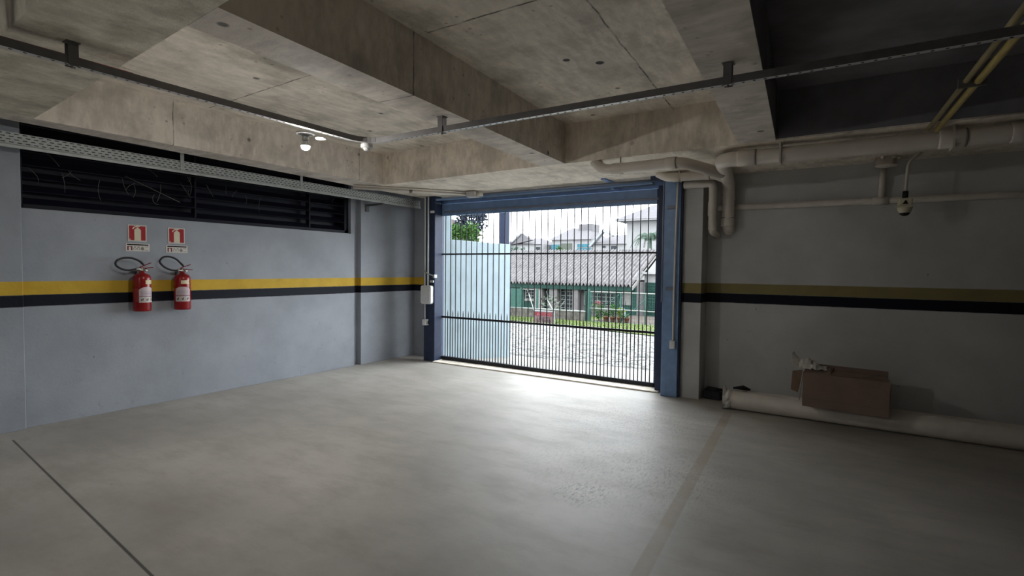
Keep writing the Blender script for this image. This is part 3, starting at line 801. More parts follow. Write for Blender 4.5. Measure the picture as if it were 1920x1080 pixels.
def extinguisher(y, z0, turn, hose_pts, label, second):
    e = thing('fire_extinguisher', (-6.345, y, z0), label, 'fire extinguisher', None)
    x = -6.345
    R0 = 0.083
    MB().lathe([(0.0, 0.004), (0.070, 0.0), (0.080, 0.004), (R0, 0.016), (R0, 0.345), (0.080, 0.368), (0.068, 0.388), (0.046, 0.402), (0.026, 0.410), (0.022, 0.428), (0.0, 0.428)], 32).build('cylinder', m_red, e)
    # paper labels wrapped on the cylinder, towards the room
    def wrap(a0, a1, za, zb_, mat, name, r=0.0008, arch=0.0):
        m_ = MB()
        n = 14
        v = []
        for i in range(n + 1):
            a = math.radians(a0 + (a1 - a0) * i / n) + turn
            rr = R0 + r
            top = zb_ - arch * (abs(2 * i / n - 1)) ** 2.5
            v += [(rr * math.cos(a), rr * math.sin(a), za), (rr * math.cos(a), rr * math.sin(a), top)]
        m_.add(v, [(2 * i, 2 * i + 2, 2 * i + 3, 2 * i + 1) for i in range(n)], True)
        return m_.build(name, mat, e)
    wrap(-62, 46, 0.095, 0.262, m_label, 'paper_label', 0.0008, 0.03)
    wrap(-112, -66, 0.10, 0.245, m_redpipe, 'side_label', 0.0007)
    wrap(-20, 38, 0.292, 0.333, m_seal_y, 'inspection_seal')
    wrap(-60, 44, 0.158, 0.164, m_maroon, 'label_band', 0.0014)
    for k in range(3):
        wrap(-55 + k * 33, -55 + k * 33 + 26, 0.100, 0.152, m_signwhite, 'class_square', 0.0014)
        wrap(-48 + k * 33, -48 + k * 33 + 5, 0.112, 0.134, m_black, 'class_mark', 0.0022)
        wrap(-40 + k * 33, -40 + k * 33 + 5, 0.116, 0.142, m_black, 'class_mark', 0.0022)
    for k in range(4):
        wrap(-50, 30, 0.176 + k * 0.013, 0.179 + k * 0.013, m_greyprint, 'print_line', 0.0014)
    # valve and levers
    v = MB().lathe([(0.0, 0.425), (0.020, 0.425), (0.020, 0.450), (0.015, 0.455), (0.015, 0.475), (0.0, 0.478)], 14)
    v.tube([(0, -0.02, 0.448), (0, -0.052, 0.450)], 0.012, 10)
    v.build('valve', m_chrome, e)
    MB().lathe([(0.0, 0.0), (0.018, 0.0), (0.018, 0.012), (0.0, 0.014)], 16, (0.018, 0.030, 0.440), Matrix.Rotation(math.radians(70), 4, 'Y')).build('pressure_gauge', m_chrome, e)
    lv = MB()
    for (a, bq) in (((0.0, -0.020, 0.470), (0.01, 0.085, 0.520 if not second else 0.512)), ((0.0, -0.02, 0.458), (0.02, 0.10, 0.452 if second else 0.470))):
        a, bq = Vector(a), Vector(bq)
        for i in range(1):
            d = (bq - a)
            nrm = Vector((0, -d.z, d.y)).normalized() * 0.0035
            w = Vector((0.011, 0, 0))
            lv.add([a - w - nrm, a + w - nrm, bq + w - nrm, bq - w - nrm, a - w + nrm, a + w + nrm, bq + w + nrm, bq - w + nrm],
                   [(0, 1, 2, 3), (4, 7, 6, 5), (0, 4, 5, 1), (1, 5, 6, 2), (2, 6, 7, 3), (3, 7, 4, 0)])
    lv.build('lever', m_red, e, 0.002)
    hp = [Vector(p) for p in hose_pts]
    # smooth closed-ish curve through the points
    cr = []
    for i in range(len(hp) - 1):
        p0, p1, p2, p3 = hp[max(i - 1, 0)], hp[i], hp[i + 1], hp[min(i + 2, len(hp) - 1)]
        for k in range(6):
            t = k / 6
            cr.append(0.5 * ((2 * p1) + (p2 - p0) * t + (2 * p0 - 5 * p1 + 4 * p2 - p3) * t * t + (3 * p1 - p0 - 3 * p2 + p3) * t ** 3))
    cr.append(hp[-1])
    MB().tube(cr, 0.0105, 10).build('hose', m_rubber, e)
    MB().tube([hp[0] + Vector((0, 0.05, 0.0)), hp[0]], [0.014, 0.016], 12).build('hose_coupling', m_chrome, e)
    MB().tube([cr[-6], cr[-1] + (cr[-1] - cr[-4]) * 0.6], [0.013, 0.008], 10).build('nozzle', m_rubber, e)
    MB().box(-0.105, -0.060, -0.022, 0.022, 0.39, 0.43).box(-0.105, -0.098, -0.03, 0.03, 0.30, 0.44).build('wall_bracket', m_galv_d, e, 0.003)
extinguisher(2.610, 1.052, math.radians(20), [(0.0, -0.055, 0.450), (0.0, -0.12, 0.438), (0.0, -0.185, 0.452), (0.0, -0.235, 0.492), (0.0, -0.225, 0.538), (0.0, -0.165, 0.566), (0.0, -0.09, 0.566), (0.0, -0.02, 0.535), (0.006, 0.012, 0.500)],
             'red fire extinguisher hanging under the left red sign, its label turned aside', False)
extinguisher(3.015, 1.046, math.radians(-14), [(0.0, -0.052, 0.442), (0.0, -0.12, 0.450), (0.0, -0.19, 0.486), (0.0, -0.228, 0.540), (0.0, -0.195, 0.588), (0.0, -0.13, 0.596), (0.0, -0.065, 0.572), (0.0, -0.015, 0.525), (0.006, 0.012, 0.492)],
             'red fire extinguisher hanging under the right red sign, its label facing out', True)

# ================================================================== THINGS ON THE FLOOR, RIGHT
b = thing('floor_pipe', (0.2, 6.27, 0.10), 'thick cream pipe on the floor, front of two, one end in torn film', 'pipe')
part(MB().tube([(-1.06, 6.275, 0.103), (3.2, 6.24, 0.103)], 0.10, 28), 'pipe', m_pvc_d, b)
w = MB()
n = 22
rows = []
for i, (px, rr) in enumerate(((-1.02, 0.104), (-1.05, 0.109), (-1.075, 0.106), (-1.10, 0.112))):
    row = []
    for k in range(n):
        a = 2 * math.pi * k / n
        r2 = rr + random.uniform(-0.006, 0.010)
        zz = 0.105 + r2 * math.sin(a)
        if i == 3 and math.sin(a) > 0.2:
            zz += random.uniform(0.0, 0.07)
        row.append((px + random.uniform(-0.008, 0.008), 6.275 + r2 * math.cos(a), max(zz, 0.002)))
    rows.append(row)
vv = [p for r_ in rows for p in r_]
ff = [(i * n + k, i * n + (k + 1) % n, (i + 1) * n + (k + 1) % n, (i + 1) * n + k) for i in range(3) for k in range(n)]
ff.append(tuple(3 * n + k for k in range(n)))
w.add(vv, ff)
part(w, 'film_wrap', m_film, b)
b = thing('floor_pipe', (1.5, 6.55, 0.085), 'thick cream pipe on the floor, rear of two, against the far wall', 'pipe')
part(MB().tube([(-0.98, 6.50, 0.088), (3.2, 6.50, 0.088)], 0.085, 26), 'pipe', m_pvc_d, b)
part(MB().tube([(-0.97, 6.50, 0.088), (-0.90, 6.50, 0.088)], 0.093, 26), 'collar', m_pvc_d, b)
tag(MB().tube([(-1.03, 6.42, 0.205), (-0.93, 6.47, 0.213), (-0.86, 6.49, 0.192)], [0.012, 0.026, 0.012], 10).build('dark_rag', m_darkjunk),
    'small dark rag lying on the wrapped end of the floor pipes', 'rag')

bx_ = thing('cardboard_box', (0.04, 6.25, 0.195), 'brown cardboard box with a torn flap lying on the floor pipes', 'box')
bx_.rotation_euler = (0, math.radians(1.2), 0)
t_ = 0.006
# local coordinates: x along the wall, y depth, z up
q = MB().box(-0.355, 0.365, -0.25, -0.25 + t_, 0.075, 0.335)
q.build('front_panel', m_card, bx_)
MB().add([(-0.355, -0.256, 0.078), (0.365, -0.256, 0.078), (0.358, -0.262, 0.0), (-0.350, -0.262, 0.0), (-0.355, -0.25, 0.078), (0.365, -0.25, 0.078), (0.358, -0.256, 0.0), (-0.350, -0.256, 0.0)],
         [(0, 1, 2, 3), (4, 7, 6, 5), (0, 4, 5, 1), (1, 5, 6, 2), (2, 6, 7, 3), (3, 7, 4, 0)]).build('lower_panel', m_card, bx_)
MB().box(-0.355, 0.365, 0.16, 0.166, 0.02, 0.375).build('back_panel', m_card, bx_)
MB().box(-0.355, 0.365, -0.25, 0.166, 0.012, 0.018).build('base', m_card_l, bx_)
MB().box(0.36, 0.366, -0.25, 0.166, 0.018, 0.30).build('end_panel', m_card, bx_)
MB().add([(-0.372, -0.09, 0.335), (-0.462, -0.13, 0.322), (-0.470, -0.13, 0.125), (-0.405, -0.10, 0.095), (-0.388, -0.09, 0.20)],
         [(0, 1, 2, 3, 4)]).build('end_flap', m_card_l, bx_)
MB().add([(-0.356, -0.245, 0.33), (-0.356, -0.12, 0.33), (-0.385, -0.13, 0.03), (-0.375, -0.24, 0.05)], [(0, 1, 2, 3)]).build('inner_flap', m_card_l, bx_)
MB().add([(-0.10, -0.22, 0.337), (0.36, -0.20, 0.337), (0.34, -0.02, 0.345), (-0.09, -0.05, 0.352), (-0.10, -0.05, 0.40), (-0.13, -0.20, 0.335)], [(0, 1, 2, 3), (0, 3, 4, 5)]).build('top_flap', m_card, bx_)
MB().add([(-0.352, -0.247, 0.334), (-0.12, -0.247, 0.336), (-0.13, 0.10, 0.35), (-0.352, 0.10, 0.35)], [(0, 1, 2, 3)]).build('top_flap', m_card, bx_)
for nm in ('end_flap', 'inner_flap', 'top_flap', 'top_flap.001'):
    s_ = bpy.data.objects[nm].modifiers.new('board', 'SOLIDIFY')
    s_.thickness = 0.005
# crumpled film on the box
fm = MB()
nu, nv = 14, 9
vv = []
for i in range(nu):
    for j in range(nv):
        u, v = i / (nu - 1), j / (nv - 1)
        hgt = 0.09 * math.sin(math.pi * min(1, u * 1.15)) * math.sin(math.pi * v) ** 0.7 + random.uniform(-0.014, 0.018)
        edge = 0.10 * max(0, 0.25 - u) * 4 * (0.5 + v)
        vv.append((-0.43 + 0.32 * u + random.uniform(-0.01, 0.01), 6.12 + 0.25 * v + random.uniform(-0.01, 0.01), 0.555 + max(hgt, 0.0) + edge))
fm.add(vv, [(i * nv + j, (i + 1) * nv + j, (i + 1) * nv + j + 1, i * nv + j + 1) for i in range(nu - 1) for j in range(nv - 1)])
o = fm.build('plastic_film', m_film)
tag(o, 'crumpled white plastic film on the left end of the cardboard box', 'plastic film')
s_ = o.modifiers.new('thin', 'SOLIDIFY'); s_.thickness = 0.002
jb = MB()
jb.prism([(-1.40, 6.58), (-1.20, 6.56), (-1.155, 6.68), (-1.20, 6.78), (-1.40, 6.77)], 0.0, 0.10)
jb.prism([(-1.39, 6.60), (-1.24, 6.59), (-1.19, 6.70), (-1.38, 6.75)], 0.10, 0.125)
tag(jb.build('dark_block', m_darkjunk, None, 0.015), 'black lumpy block in the corner by the pilaster foot', 'block')

# ================================================================== OUTSIDE
def gz(y):
    if y <= 6.9: return 0.0
    if y <= 9.0: return -0.27 * (y - 6.9) / 2.1
    return -0.27 - 0.04 * (y - 9.0)
def terrain(name, ys, xs, mat, lift=0.0, label=None):
    m_ = MB()
    v = []
    for y in ys:
        for x in xs:
            v.append((x if not callable(x) else x(y), y, gz(y) + lift))
    nx = len(xs)
    m_.add(v, [(i * nx + k, i * nx + k + 1, (i + 1) * nx + k + 1, (i + 1) * nx + k) for i in range(len(ys) - 1) for k in range(nx - 1)], True)
    o = m_.build(name, mat)
    tag(o, label, None, None, 'structure')
    return o
terrain('street', [6.87, 7.0, 7.5, 8.0, 8.5, 9.0, 12, 16, 20, 30, 90], [-80, -30, -12, -6, 0, 10, 40], m_cobble, 0.0, 'cobbled street and concrete apron beyond the gate')
# lawn verge beyond the street; its near edge runs askew
lw = MB()
def edge_y(x):
    return 18.55 + (x + 11.46) * -0.307
xs = [-34 + i * 1.5 for i in range(27)]
v = []
for x in xs:
    e = edge_y(x)
    for t in (0.0, 0.25, 1.0):
        y = e + (24.9 - e) * t if e < 24 else 24.9 + t * 0.01
        v.append((x, y, gz(y) + 0.03 + 0.03 * min(1, t * 3)))
lw.add(v, [(i * 3 + k, (i + 1) * 3 + k, (i + 1) * 3 + k + 1, i * 3 + k + 1) for i in range(len(xs) - 1) for k in range(2)], True)
tag(lw.build('lawn', m_lawn), 'grassy verge between street and green fence', None, None, 'structure')
gs = MB()
for k in range(2600):
    x = random.uniform(-14, -5.5)
    e = edge_y(x)
    y = random.uniform(e, 20.8)
    if y < e: continue
    z = gz(y) + 0.04
    h = random.uniform(0.03, 0.075)
    dx, dy = random.uniform(-0.05, 0.05), random.uniform(-0.05, 0.05)
    gs.add([(x - 0.012, y, z), (x + 0.012, y, z), (x + dx, y + dy, z + h)], [(0, 1, 2)])
tag(gs.build('grass', M('grass_blade', (0.0507, 0.0819, 0.0172), 0.7, 0, 0.35, 3)), 'short bright grass tufts along the verge before the green fence', 'grass', None, 'stuff')

# pale blue boundary wall, running away from the gate
bw = MB()
bw.prism([(-6.0, 7.12), (-5.75, 7.12), (-5.75, 9.03), (-6.0, 9.03)], -0.4, 2.045)
tag(bw.build('boundary_wall', m_cyan, None, 0.01), 'pale blue wall running out from the left of the gate', 'wall', None, 'structure')
struct(MB().box(-6.05, -5.745, 6.86, 7.115, -0.2, 3.6), 'trim_12', m_cyan, 'tall pale blue pier just outside the gate', 0.01)
b = thing('street_pole', (-5.99, 9.14, -0.28), 'dark navy square pole rising behind the end of the pale blue wall', 'pole')
part(MB().box(-6.07, -5.91, 9.06, 9.22, -0.3, 6.2), 'shaft', M('dark_pole_paint', (0.0125, 0.0172, 0.0351), 0.5), b, 0.005)
part(MB().box(-6.10, -5.88, 9.034, 9.25, -0.3, -0.22), 'foot_plate', m_navy, b)

# ---------------------------------------------------------------- green bungalow
hs = thing('bungalow', (-13.0, 26.0, gz(26)), 'low green and cream bungalow with a corrugated roof behind the fence', 'house')
zb_ = gz(26) - 0.3
part(MB().box(-18.5, -8.70, 25.45, 31.5, zb_, 0.95), 'wall', m_hgrey, hs)
rf = MB()
EX0, EX1, nw = -18.5, -8.75, 8
pts = []
N = int((EX1 - EX0) / 0.2 * nw)
v = []
for i in range(N + 1):
    x = EX0 + (EX1 - EX0) * i / N
    dz = 0.075 * math.cos(2 * math.pi * i / nw)
    for (yy, zz) in ((24.75, 0.775), (26.1, 1.40), (26.12, 1.38), (27.5, 1.99), (27.52, 1.97), (29.3, 2.72)):
        v.append((x, yy, zz + dz))
rf.add(v, [(i * 6 + k, (i + 1) * 6 + k, (i + 1) * 6 + k + 1, i * 6 + k + 1) for i in range(N) for k in range(5)], True)
o = part(rf, 'roof', m_asbestos, hs)
sm = o.modifiers.new('thick', 'SOLIDIFY'); sm.thickness = 0.012
part(MB().add([(EX0, 29.3, 2.70), (EX1, 29.3, 2.70), (EX1, 32.0, 1.5), (EX0, 32.0, 1.5)], [(0, 1, 2, 3)]), 'rear_roof', m_asbestos, hs)
part(MB().box(-18.5, -8.80, 24.85, 24.90, 0.50, 0.72), 'fascia', m_green, hs)
part(MB().add([(-8.75, 24.8, 0.72), (-8.75, 29.3, 2.66), (-8.75, 29.3, 2.48), (-8.75, 24.8, 0.56), (-8.68, 24.8, 0.72), (-8.68, 29.3, 2.66), (-8.68, 29.3, 2.48), (-8.68, 24.8, 0.56)],
     [(0, 1, 2, 3), (4, 7, 6, 5), (0, 4, 5, 1), (1, 5, 6, 2), (2, 6, 7, 3), (3, 7, 4, 0)]), 'barge_board', m_hwall, hs)
def hbox(name, mat, x0, x1, z0, z1, y0=25.36, y1=25.45, bev=0.0):
    return part(MB().box(x0, x1, y0, y1, z0, z1), name, mat, hs, bev)
hbox('pillar', m_hwall, -14.36, -13.86, zb_, 0.60, 24.95, 25.3)
hbox('pillar', m_hgrey, -13.40, -12.93, zb_, 0.62, 24.95, 25.3)
hbox('pillar', m_hgrey, -12.02, -11.70, zb_, 0.62, 24.95, 25.3)
hbox('shutter', m_green_l, -15.8, -15.25, -0.7, 0.55)
hbox('shutter', m_green, -13.83, -13.42, -0.62, 0.60)
hbox('shutter', m_green, -9.78, -9.42, -0.62, 0.60, 25.30)
hbox('lower_panel', m_green, -15.2, -13.86, -1.0, -0.30)
hbox('lower_panel', m_green, -9.40, -8.75, -1.0, -0.22)
hbox('wall_panel', m_hwall, -9.40, -8.87, -0.22, 0.58, 25.30)
hbox('corner_post', m_green, -8.87, -8.72, -1.0, 0.66, 25.2)
def hwin(x0, x1, z0, z1, nx, nz):
    f = part(MB().box(x0, x1, 25.37, 25.45, z0, z1), 'window', m_glassdark, hs)
    g = MB()
    for i in range(nx + 1):
        xx = x0 + (x1 - x0) * i / nx
        g.box(xx - 0.018, xx + 0.018, 25.32, 25.37, z0, z1)
    for i in range(nz + 1):
        zz = z0 + (z1 - z0) * i / nz
        g.box(x0, x1, 25.325, 25.365, zz - 0.015, zz + 0.015)
    sub(g, 'grille', m_trim, f, hs)
hwin(-15.10, -14.38, -0.12, 0.40, 2, 3)
hwin(-12.90, -12.06, -0.75, 0.58, 3, 6)
hwin(-11.50, -9.80, -0.30, 0.58, 7, 4)
hbox('ledge', m_trim, -15.15, -14.3, -0.24, -0.14, 25.28)
part(MB().box(-8.70, -5.0, 26.6, 31.5, zb_, 1.35), 'wing_wall', m_hwhite, hs)
part(MB().box(-8.90, -5.0, 26.3, 31.7, 1.35, 1.45).add([(-8.68, 26.58, 1.45), (-8.68, 31.0, 1.45), (-8.68, 29.3, 2.6)], [(0, 1, 2)]), 'wing_roof', m_hwhite, hs)
gd = part(MB().box(-8.62, -6.2, 26.52, 26.6, gz(26.5), 0.92), 'roller_door', m_green, hs)
g = MB()
for k in range(13):
    g.box(-8.62, -6.2, 26.50, 26.52, -0.92 + k * 0.14, -0.90 + k * 0.14)
sub(g, 'slat_line', m_green_l, gd, hs)
struct(MB().box(-9.3, -5, 21.2, 25.2, gz(25) - 0.3, gz(21.2) + 0.05), 'patio', m_porch, 'brown paved patio in front of the bungalow')

# ---------------------------------------------------------------- green fence
fn = thing('green_fence', (-11.0, 21.0, gz(21)), 'sea green mesh fence on a stained concrete base across the street', 'fence')
FY = 21.0
part(MB().box(-14.0, -9.46, FY - 0.08, FY + 0.08, -0.95, -0.30), 'plinth', m_oldwall, fn)
part(MB().box(-14.0, -9.44, FY - 0.10, FY + 0.10, -0.30, -0.26), 'coping', m_trim, fn)
for px, zt in ((-12.77, 0.66), (-9.32, 0.70), (-11.9, 0.62)):
    part(MB().box(px - 0.04, px + 0.04, FY - 0.04, FY + 0.04, -0.95, zt), 'post', m_green_l, fn)
part(MB().box(-9.48, -9.40, FY - 0.05, FY + 0.05, -0.95, 0.60), 'post', m_green, fn)
part(MB().box(-14, -12.8, FY - 0.02, FY + 0.0, -0.26, 0.62), 'solid_panel', m_green_l, fn)
part(MB().tube([(-12.7, FY, 0.60), (-11.9, FY, 0.60)], 0.022, 8), 'top_rail', m_trim, fn)
b = thing('mesh_gate', (-7.9, FY, gz(21)), 'wide sea green mesh gate at the right of the plinth', 'gate')
for zz in (0.60, -0.125, -0.70):
    part(MB().tube([(-9.28, FY, zz), (-5.2, FY, zz - 0.02)], 0.026, 8), 'rail', m_green_l if zz < -0.5 else m_trim, b)
for xx in (-9.22, -7.86, -6.80, -5.4):
    part(MB().tube([(xx, FY, -0.72), (xx, FY, 0.61)], 0.024, 8), 'upright', m_green_l, b)
part(MB().tube([(-8.75, FY, -0.1), (-7.95, FY, 0.50)], 0.018, 8), 'brace', m_green_l, b)
part(MB().tube([(-7.9, FY, -0.68), (-6.75, FY, 0.40)], 0.018, 8), 'brace', m_green_l, b)
ms = MB()
for k in range(38):
    x = -9.25 + k * 0.105
    ms.tube([(x, FY, -0.70), (x, FY, 0.60)], 0.0035, 4)
for k in range(9):
    z = -0.6 + k * 0.14
    ms.tube([(-9.25, FY, z), (-5.3, FY, z)], 0.0035, 4)
o = part(ms, 'wire_mesh', m_green_l, b)
o['kind'] = 'stuff'
# warning sign
b = thing('warning_sign', (-10.1, 18.3, gz(18.3)), 'weathered red headed warning sign on white tubes across the street', 'sign')
sx0, sx1, sz0, sz1, sy = -10.53, -9.64, -0.60, -0.145, 18.3
part(MB().box(sx0, sx1, sy, sy + 0.02, sz0, sz1), 'board', m_signboard, b)
part(MB().box(sx0, sx1 + 0.03, sy - 0.01, sy + 0.03, sz1, sz1 + 0.035).box(sx1, sx1 + 0.05, sy - 0.01, sy + 0.03, sz0 - 0.04, sz1 + 0.035), 'frame', m_outwhite, b)
part(MB().box(sx0 + 0.06, sx1 - 0.05, sy - 0.006, sy, sz1 - 0.175, sz1 - 0.04), 'red_header', m_signred, b)
part(MB().plate([(sx0 + 0.14, sz1 - 0.155), (sx0 + 0.30, sz1 - 0.155), (sx0 + 0.22, sz1 - 0.055)], lambda u, v, d: (u, d, v), sy - 0.010, sy - 0.005), 'triangle', m_pinkprint, b)
part(MB().box(sx0 + 0.212, sx0 + 0.228, sy - 0.013, sy - 0.009, sz1 - 0.145, sz1 - 0.085), 'exclamation_mark', m_signred, b)
tx = bpy.data.curves.new('lettering', 'FONT')
tx.body = 'CUIDADO'
tx.size = 0.125
tx.extrude = 0.002
to = bpy.data.objects.new('lettering_curve', tx)
col.objects.link(to)
bpy.context.view_layer.update()
me = bpy.data.meshes.new_from_object(to.evaluated_get(bpy.context.evaluated_depsgraph_get()))
bpy.data.objects.remove(to)
lo = bpy.data.objects.new('lettering', me)
me.materials.clear(); me.materials.append(m_pinkprint)
col.objects.link(lo)
lo.parent = b
lo.location = Vector((sx0 + 0.33, sy - 0.009, sz1 - 0.152)) - Vector(b.location)
lo.rotation_euler = (math.radians(90), 0, 0)
pl = MB()
for i, (u0, u1) in enumerate(((0.24, 0.74), (0.24, 0.72), (0.24, 0.74))):
    z = sz1 - 0.225 - i * 0.058
    x = sx0 + u0
    while x < sx0 + u1:
        w_ = random.uniform(0.03, 0.09)
        pl.box(x, min(x + w_, sx0 + u1), sy - 0.004, sy, z - 0.012, z + 0.012)
        x += w_ + 0.018
z = sz1 - 0.40
pl.box(sx0 + 0.16, sx0 + 0.27, sy - 0.004, sy, z - 0.012, z + 0.012).box(sx0 + 0.40, sx0 + 0.80, sy - 0.004, sy, z - 0.014, z + 0.010)
part(pl, 'print_line', m_black, b)
part(MB().tube([(-10.53, sy + 0.02, -0.13), (-11.35, 19.2, 0.63)], 0.018, 8), 'brace', m_outwhite, b)
part(MB().tube([(-9.62, sy + 0.02, -0.13), (-10.40, 19.2, 0.27), (-10.42, 19.2, 0.64)], 0.024, 8), 'brace', m_outwhite, b)

# ---------------------------------------------------------------- plants
def leaf_blob(mb, c, r, n, size, flat=1.0):
    c = Vector(c)
    for k in range(n):
        d = Vector((random.gauss(0, 1), random.gauss(0, 1), random.gauss(0, 1))).normalized() * (random.random() ** 0.4)
        p = c + Vector((d.x * r[0], d.y * r[1], d.z * r[2]))
        a = Vector((random.uniform(-1, 1), random.uniform(-1, 1), random.uniform(-0.6, 1))).normalized()
        s_ = a.cross(Vector((random.uniform(-1, 1), random.uniform(-1, 1), random.uniform(-1, 1)))).normalized()
        L_ = size * random.uniform(0.6, 1.3)
        mb.add([p, p + a * L_ * 0.5 + s_ * L_ * 0.25, p + a * L_, p + a * L_ * 0.5 - s_ * L_ * 0.25], [(0, 1, 2, 3)])
    return mb
pots = ((-8.68, 21.4, 'yellow'), (-8.37, 21.4, 'dark'), (-8.05, 21.4, 'bright'), (-7.74, 21.4, 'small'))
pot_label = {'yellow': 'terracotta pot with a dark low plant, leftmost of the four', 'dark': 'terracotta pot with a tall leafy dark plant, second of the four',
             'bright': 'terracotta pot with the bright yellow green plant', 'small': 'terracotta pot at the right end of the row of four'}
for (x, y, kind) in pots:
    z = gz(21.2) + 0.05
    t = thing('potted_plant', (x, y, z), pot_label[kind], 'potted plant', 'terracotta pots by the mesh gate')
    MB().lathe([(0.0, 0.0), (0.085, 0.0), (0.115, 0.20), (0.125, 0.20), (0.125, 0.235), (0.105, 0.235), (0.10, 0.20), (0.0, 0.20)], 18).build('pot', m_terra, t)
    lb = MB()
    if kind == 'yellow': leaf_blob(lb, (0, 0, 0.33), (0.13, 0.13, 0.14), 60, 0.13)
    elif kind == 'dark': leaf_blob(lb, (0, 0, 0.50), (0.12, 0.14, 0.30), 150, 0.12)
    elif kind == 'bright': leaf_blob(lb, (0.05, 0, 0.40), (0.13, 0.14, 0.17), 120, 0.14)
    else: leaf_blob(lb, (0, 0, 0.28), (0.09, 0.09, 0.08), 30, 0.10)
    lb.build('leaves', m_leaf_y if kind == 'bright' else m_leaf, t)
    MB().tube([(0, 0, 0.19), (0.01, 0.0, 0.34)], 0.012, 6).build('stem', m_trunk, t)
t = thing('garden_shrub', (-9.12, 21.65, gz(21.2) + 0.05), 'loose green shrub with pink flowers left of the terracotta pots', 'shrub')
leaf_blob(MB(), (0, 0, 0.45), (0.33, 0.25, 0.40), 220, 0.12).build('leaves', m_leaf, t)
leaf_blob(MB(), (0.0, -0.1, 0.78), (0.22, 0.15, 0.14), 34, 0.09).build('flowers', m_flower, t)
MB().tube([(0, 0, 0), (0.02, 0, 0.5)], 0.02, 6).build('stem', m_trunk, t)
t = thing('garden_shrub', (-12.0, 22.0, gz(22)), 'pale leafy shrub behind the plinth, right of the warning sign', 'shrub')
leaf_blob(MB(), (0.35, 0, 0.72), (0.62, 0.3, 0.42), 150, 0.16).build('leaves', M('silvery_leaf', (0.070, 0.082, 0.066), 0.6, 0, 0.35, 3), t)
st = MB()
for dx in (-0.25, 0.1, 0.45, 0.7):
    st.tube([(0.3, 0, 0), (0.3 + dx * 0.5, 0, 0.4), (0.3 + dx, 0, 0.85)], 0.014, 6)
st.build('stem', m_trim, t)
t = thing('hose_bag', (-8.55, 23.0, gz(21.2) + 0.05), 'pale blue bag with a coiled dark hose before the bungalow wing', 'bag')
MB().lathe([(0.0, 0.0), (0.16, 0.0), (0.19, 0.08), (0.17, 0.3), (0.11, 0.50), (0.07, 0.56)], 16).build('bag', m_paleblue, t)
MB().lathe([(0.193, 0.06), (0.195, 0.10), (0.190, 0.14)], 16).build('blue_band', m_bluehose, t)
hc = MB()
hc.tube([(0.08 + 0.15 * math.cos(a * 0.35), -0.14 + 0.01 * math.sin(a), 0.80 + 0.20 * math.sin(a * 0.35)) for a in range(0, 56)], 0.018, 6)
hc.build('hose_coil', m_rubber, t)
MB().tube([(0.08, 0.0, 0.0), (0.08, 0.0, 0.86)], 0.02, 6).build('stake', m_trunk, t)

# palm in front of the tall house
t = thing('palm_tree', (-11.05, 35.0, gz(35)), 'palm with arching grey green fronds before the tall pale house', 'palm')
MB().tube([(0, 0, 0), (0.05, 0, 2.5), (-0.05, 0, 4.95)], [0.16, 0.12, 0.09], 10).build('trunk', m_palm, t)
fr_ = MB()
for k in range(17):
    a = 2 * math.pi * k / 17 + random.uniform(-0.15, 0.15)
    el = random.uniform(0.15, 1.2)
    L_ = random.uniform(1.9, 2.7)
    prev = None
    for i in range(9):
        s_ = i / 8
        hx = L_ * s_ * math.cos(el) * (1 - 0.1 * s_)
        hz = L_ * (s_ * math.sin(el) - 0.95 * s_ * s_)
        p = Vector((-0.05 + hx * math.cos(a), hx * math.sin(a), 4.95 + hz))
        if prev is not None:
            d = (p - prev).normalized()
            sdv = Vector((-math.sin(a), math.cos(a), 0))
            for sg in (-1, 1):
                for q_ in range(3):
                    b0 = prev.lerp(p, q_ / 3)
                    tip = b0 + (sdv * sg * 0.8 + d * 0.5 + Vector((0, 0, -0.55))).normalized() * (0.42 * (1.05 - s_ * 0.6))
                    fr_.add([b0, b0 + d * 0.05, tip], [(0, 1, 2)])
            fr_.tube([prev, p], 0.014, 4, False)
        prev = p
fr_.build('fronds', m_palm, t)

# ---------------------------------------------------------------- far houses
def hip(mb, x0, x1, y0, y1, z0, z1, over, ridge_in):
    x0 -= over; x1 += over; y0 -= over; y1 += over
    ym = (y0 + y1) / 2
    v = [(x0, y0, z0), (x1, y0, z0), (x1, y1, z0), (x0, y1, z0), (x0 + ridge_in, ym, z1), (x1 - ridge_in, ym, z1)]
    return mb.add(v, [(0, 1, 5, 4), (1, 2, 5), (2, 3, 4, 5), (3, 0, 4), (0, 3, 2, 1)])
t = thing('tall_house', (-11.5, 43.0, gz(43)), 'tall pale house with a hipped roof behind the palm', 'house')
part(MB().box(-14.6, -4.0, 40.0, 47.0, gz(43) - 1, 5.42), 'wall', m_hwhite, t)
part(hip(MB(), -14.6, -4.0, 40.0, 47.0, 5.50, 7.75, 0.75, 4.2), 'roof', m_hroof, t)
part(MB().box(-15.3, -3.3, 39.3, 47.7, 5.38, 5.52), 'eaves', m_hwhite, t)
t = thing('far_house', (-29.6, 64.0, gz(64)), 'distant pale house with blue windows and a square roof tank', 'house')
part(MB().box(-33.17, -27.37, 62.2, 70, gz(62) - 1, 5.44), 'wall', m_hwhite, t)
part(hip(MB(), -33.17, -27.68, 62.2, 69, 5.44, 7.20, 0.35, 1.6), 'roof', m_hroof, t)
part(MB().box(-30.37, -28.40, 64.7, 67.2, 5.8, 7.67), 'tank', m_hroof, t)
for (x0, x1, z0, z1) in ((-33.17, -31.93, 4.19, 4.84), (-29.34, -27.47, 4.45, 4.84), (-29.34, -27.47, 3.78, 4.32)):
    f = part(MB().box(x0, x1, 62.12, 62.22, z0, z1), 'window', m_glassblue, t)
part(MB().box(-31.67, -30.12, 62.1, 62.22, 3.0, 4.97), 'doorway', M('dull_green_doorway', (0.0585, 0.0663, 0.0546), 0.7), t)
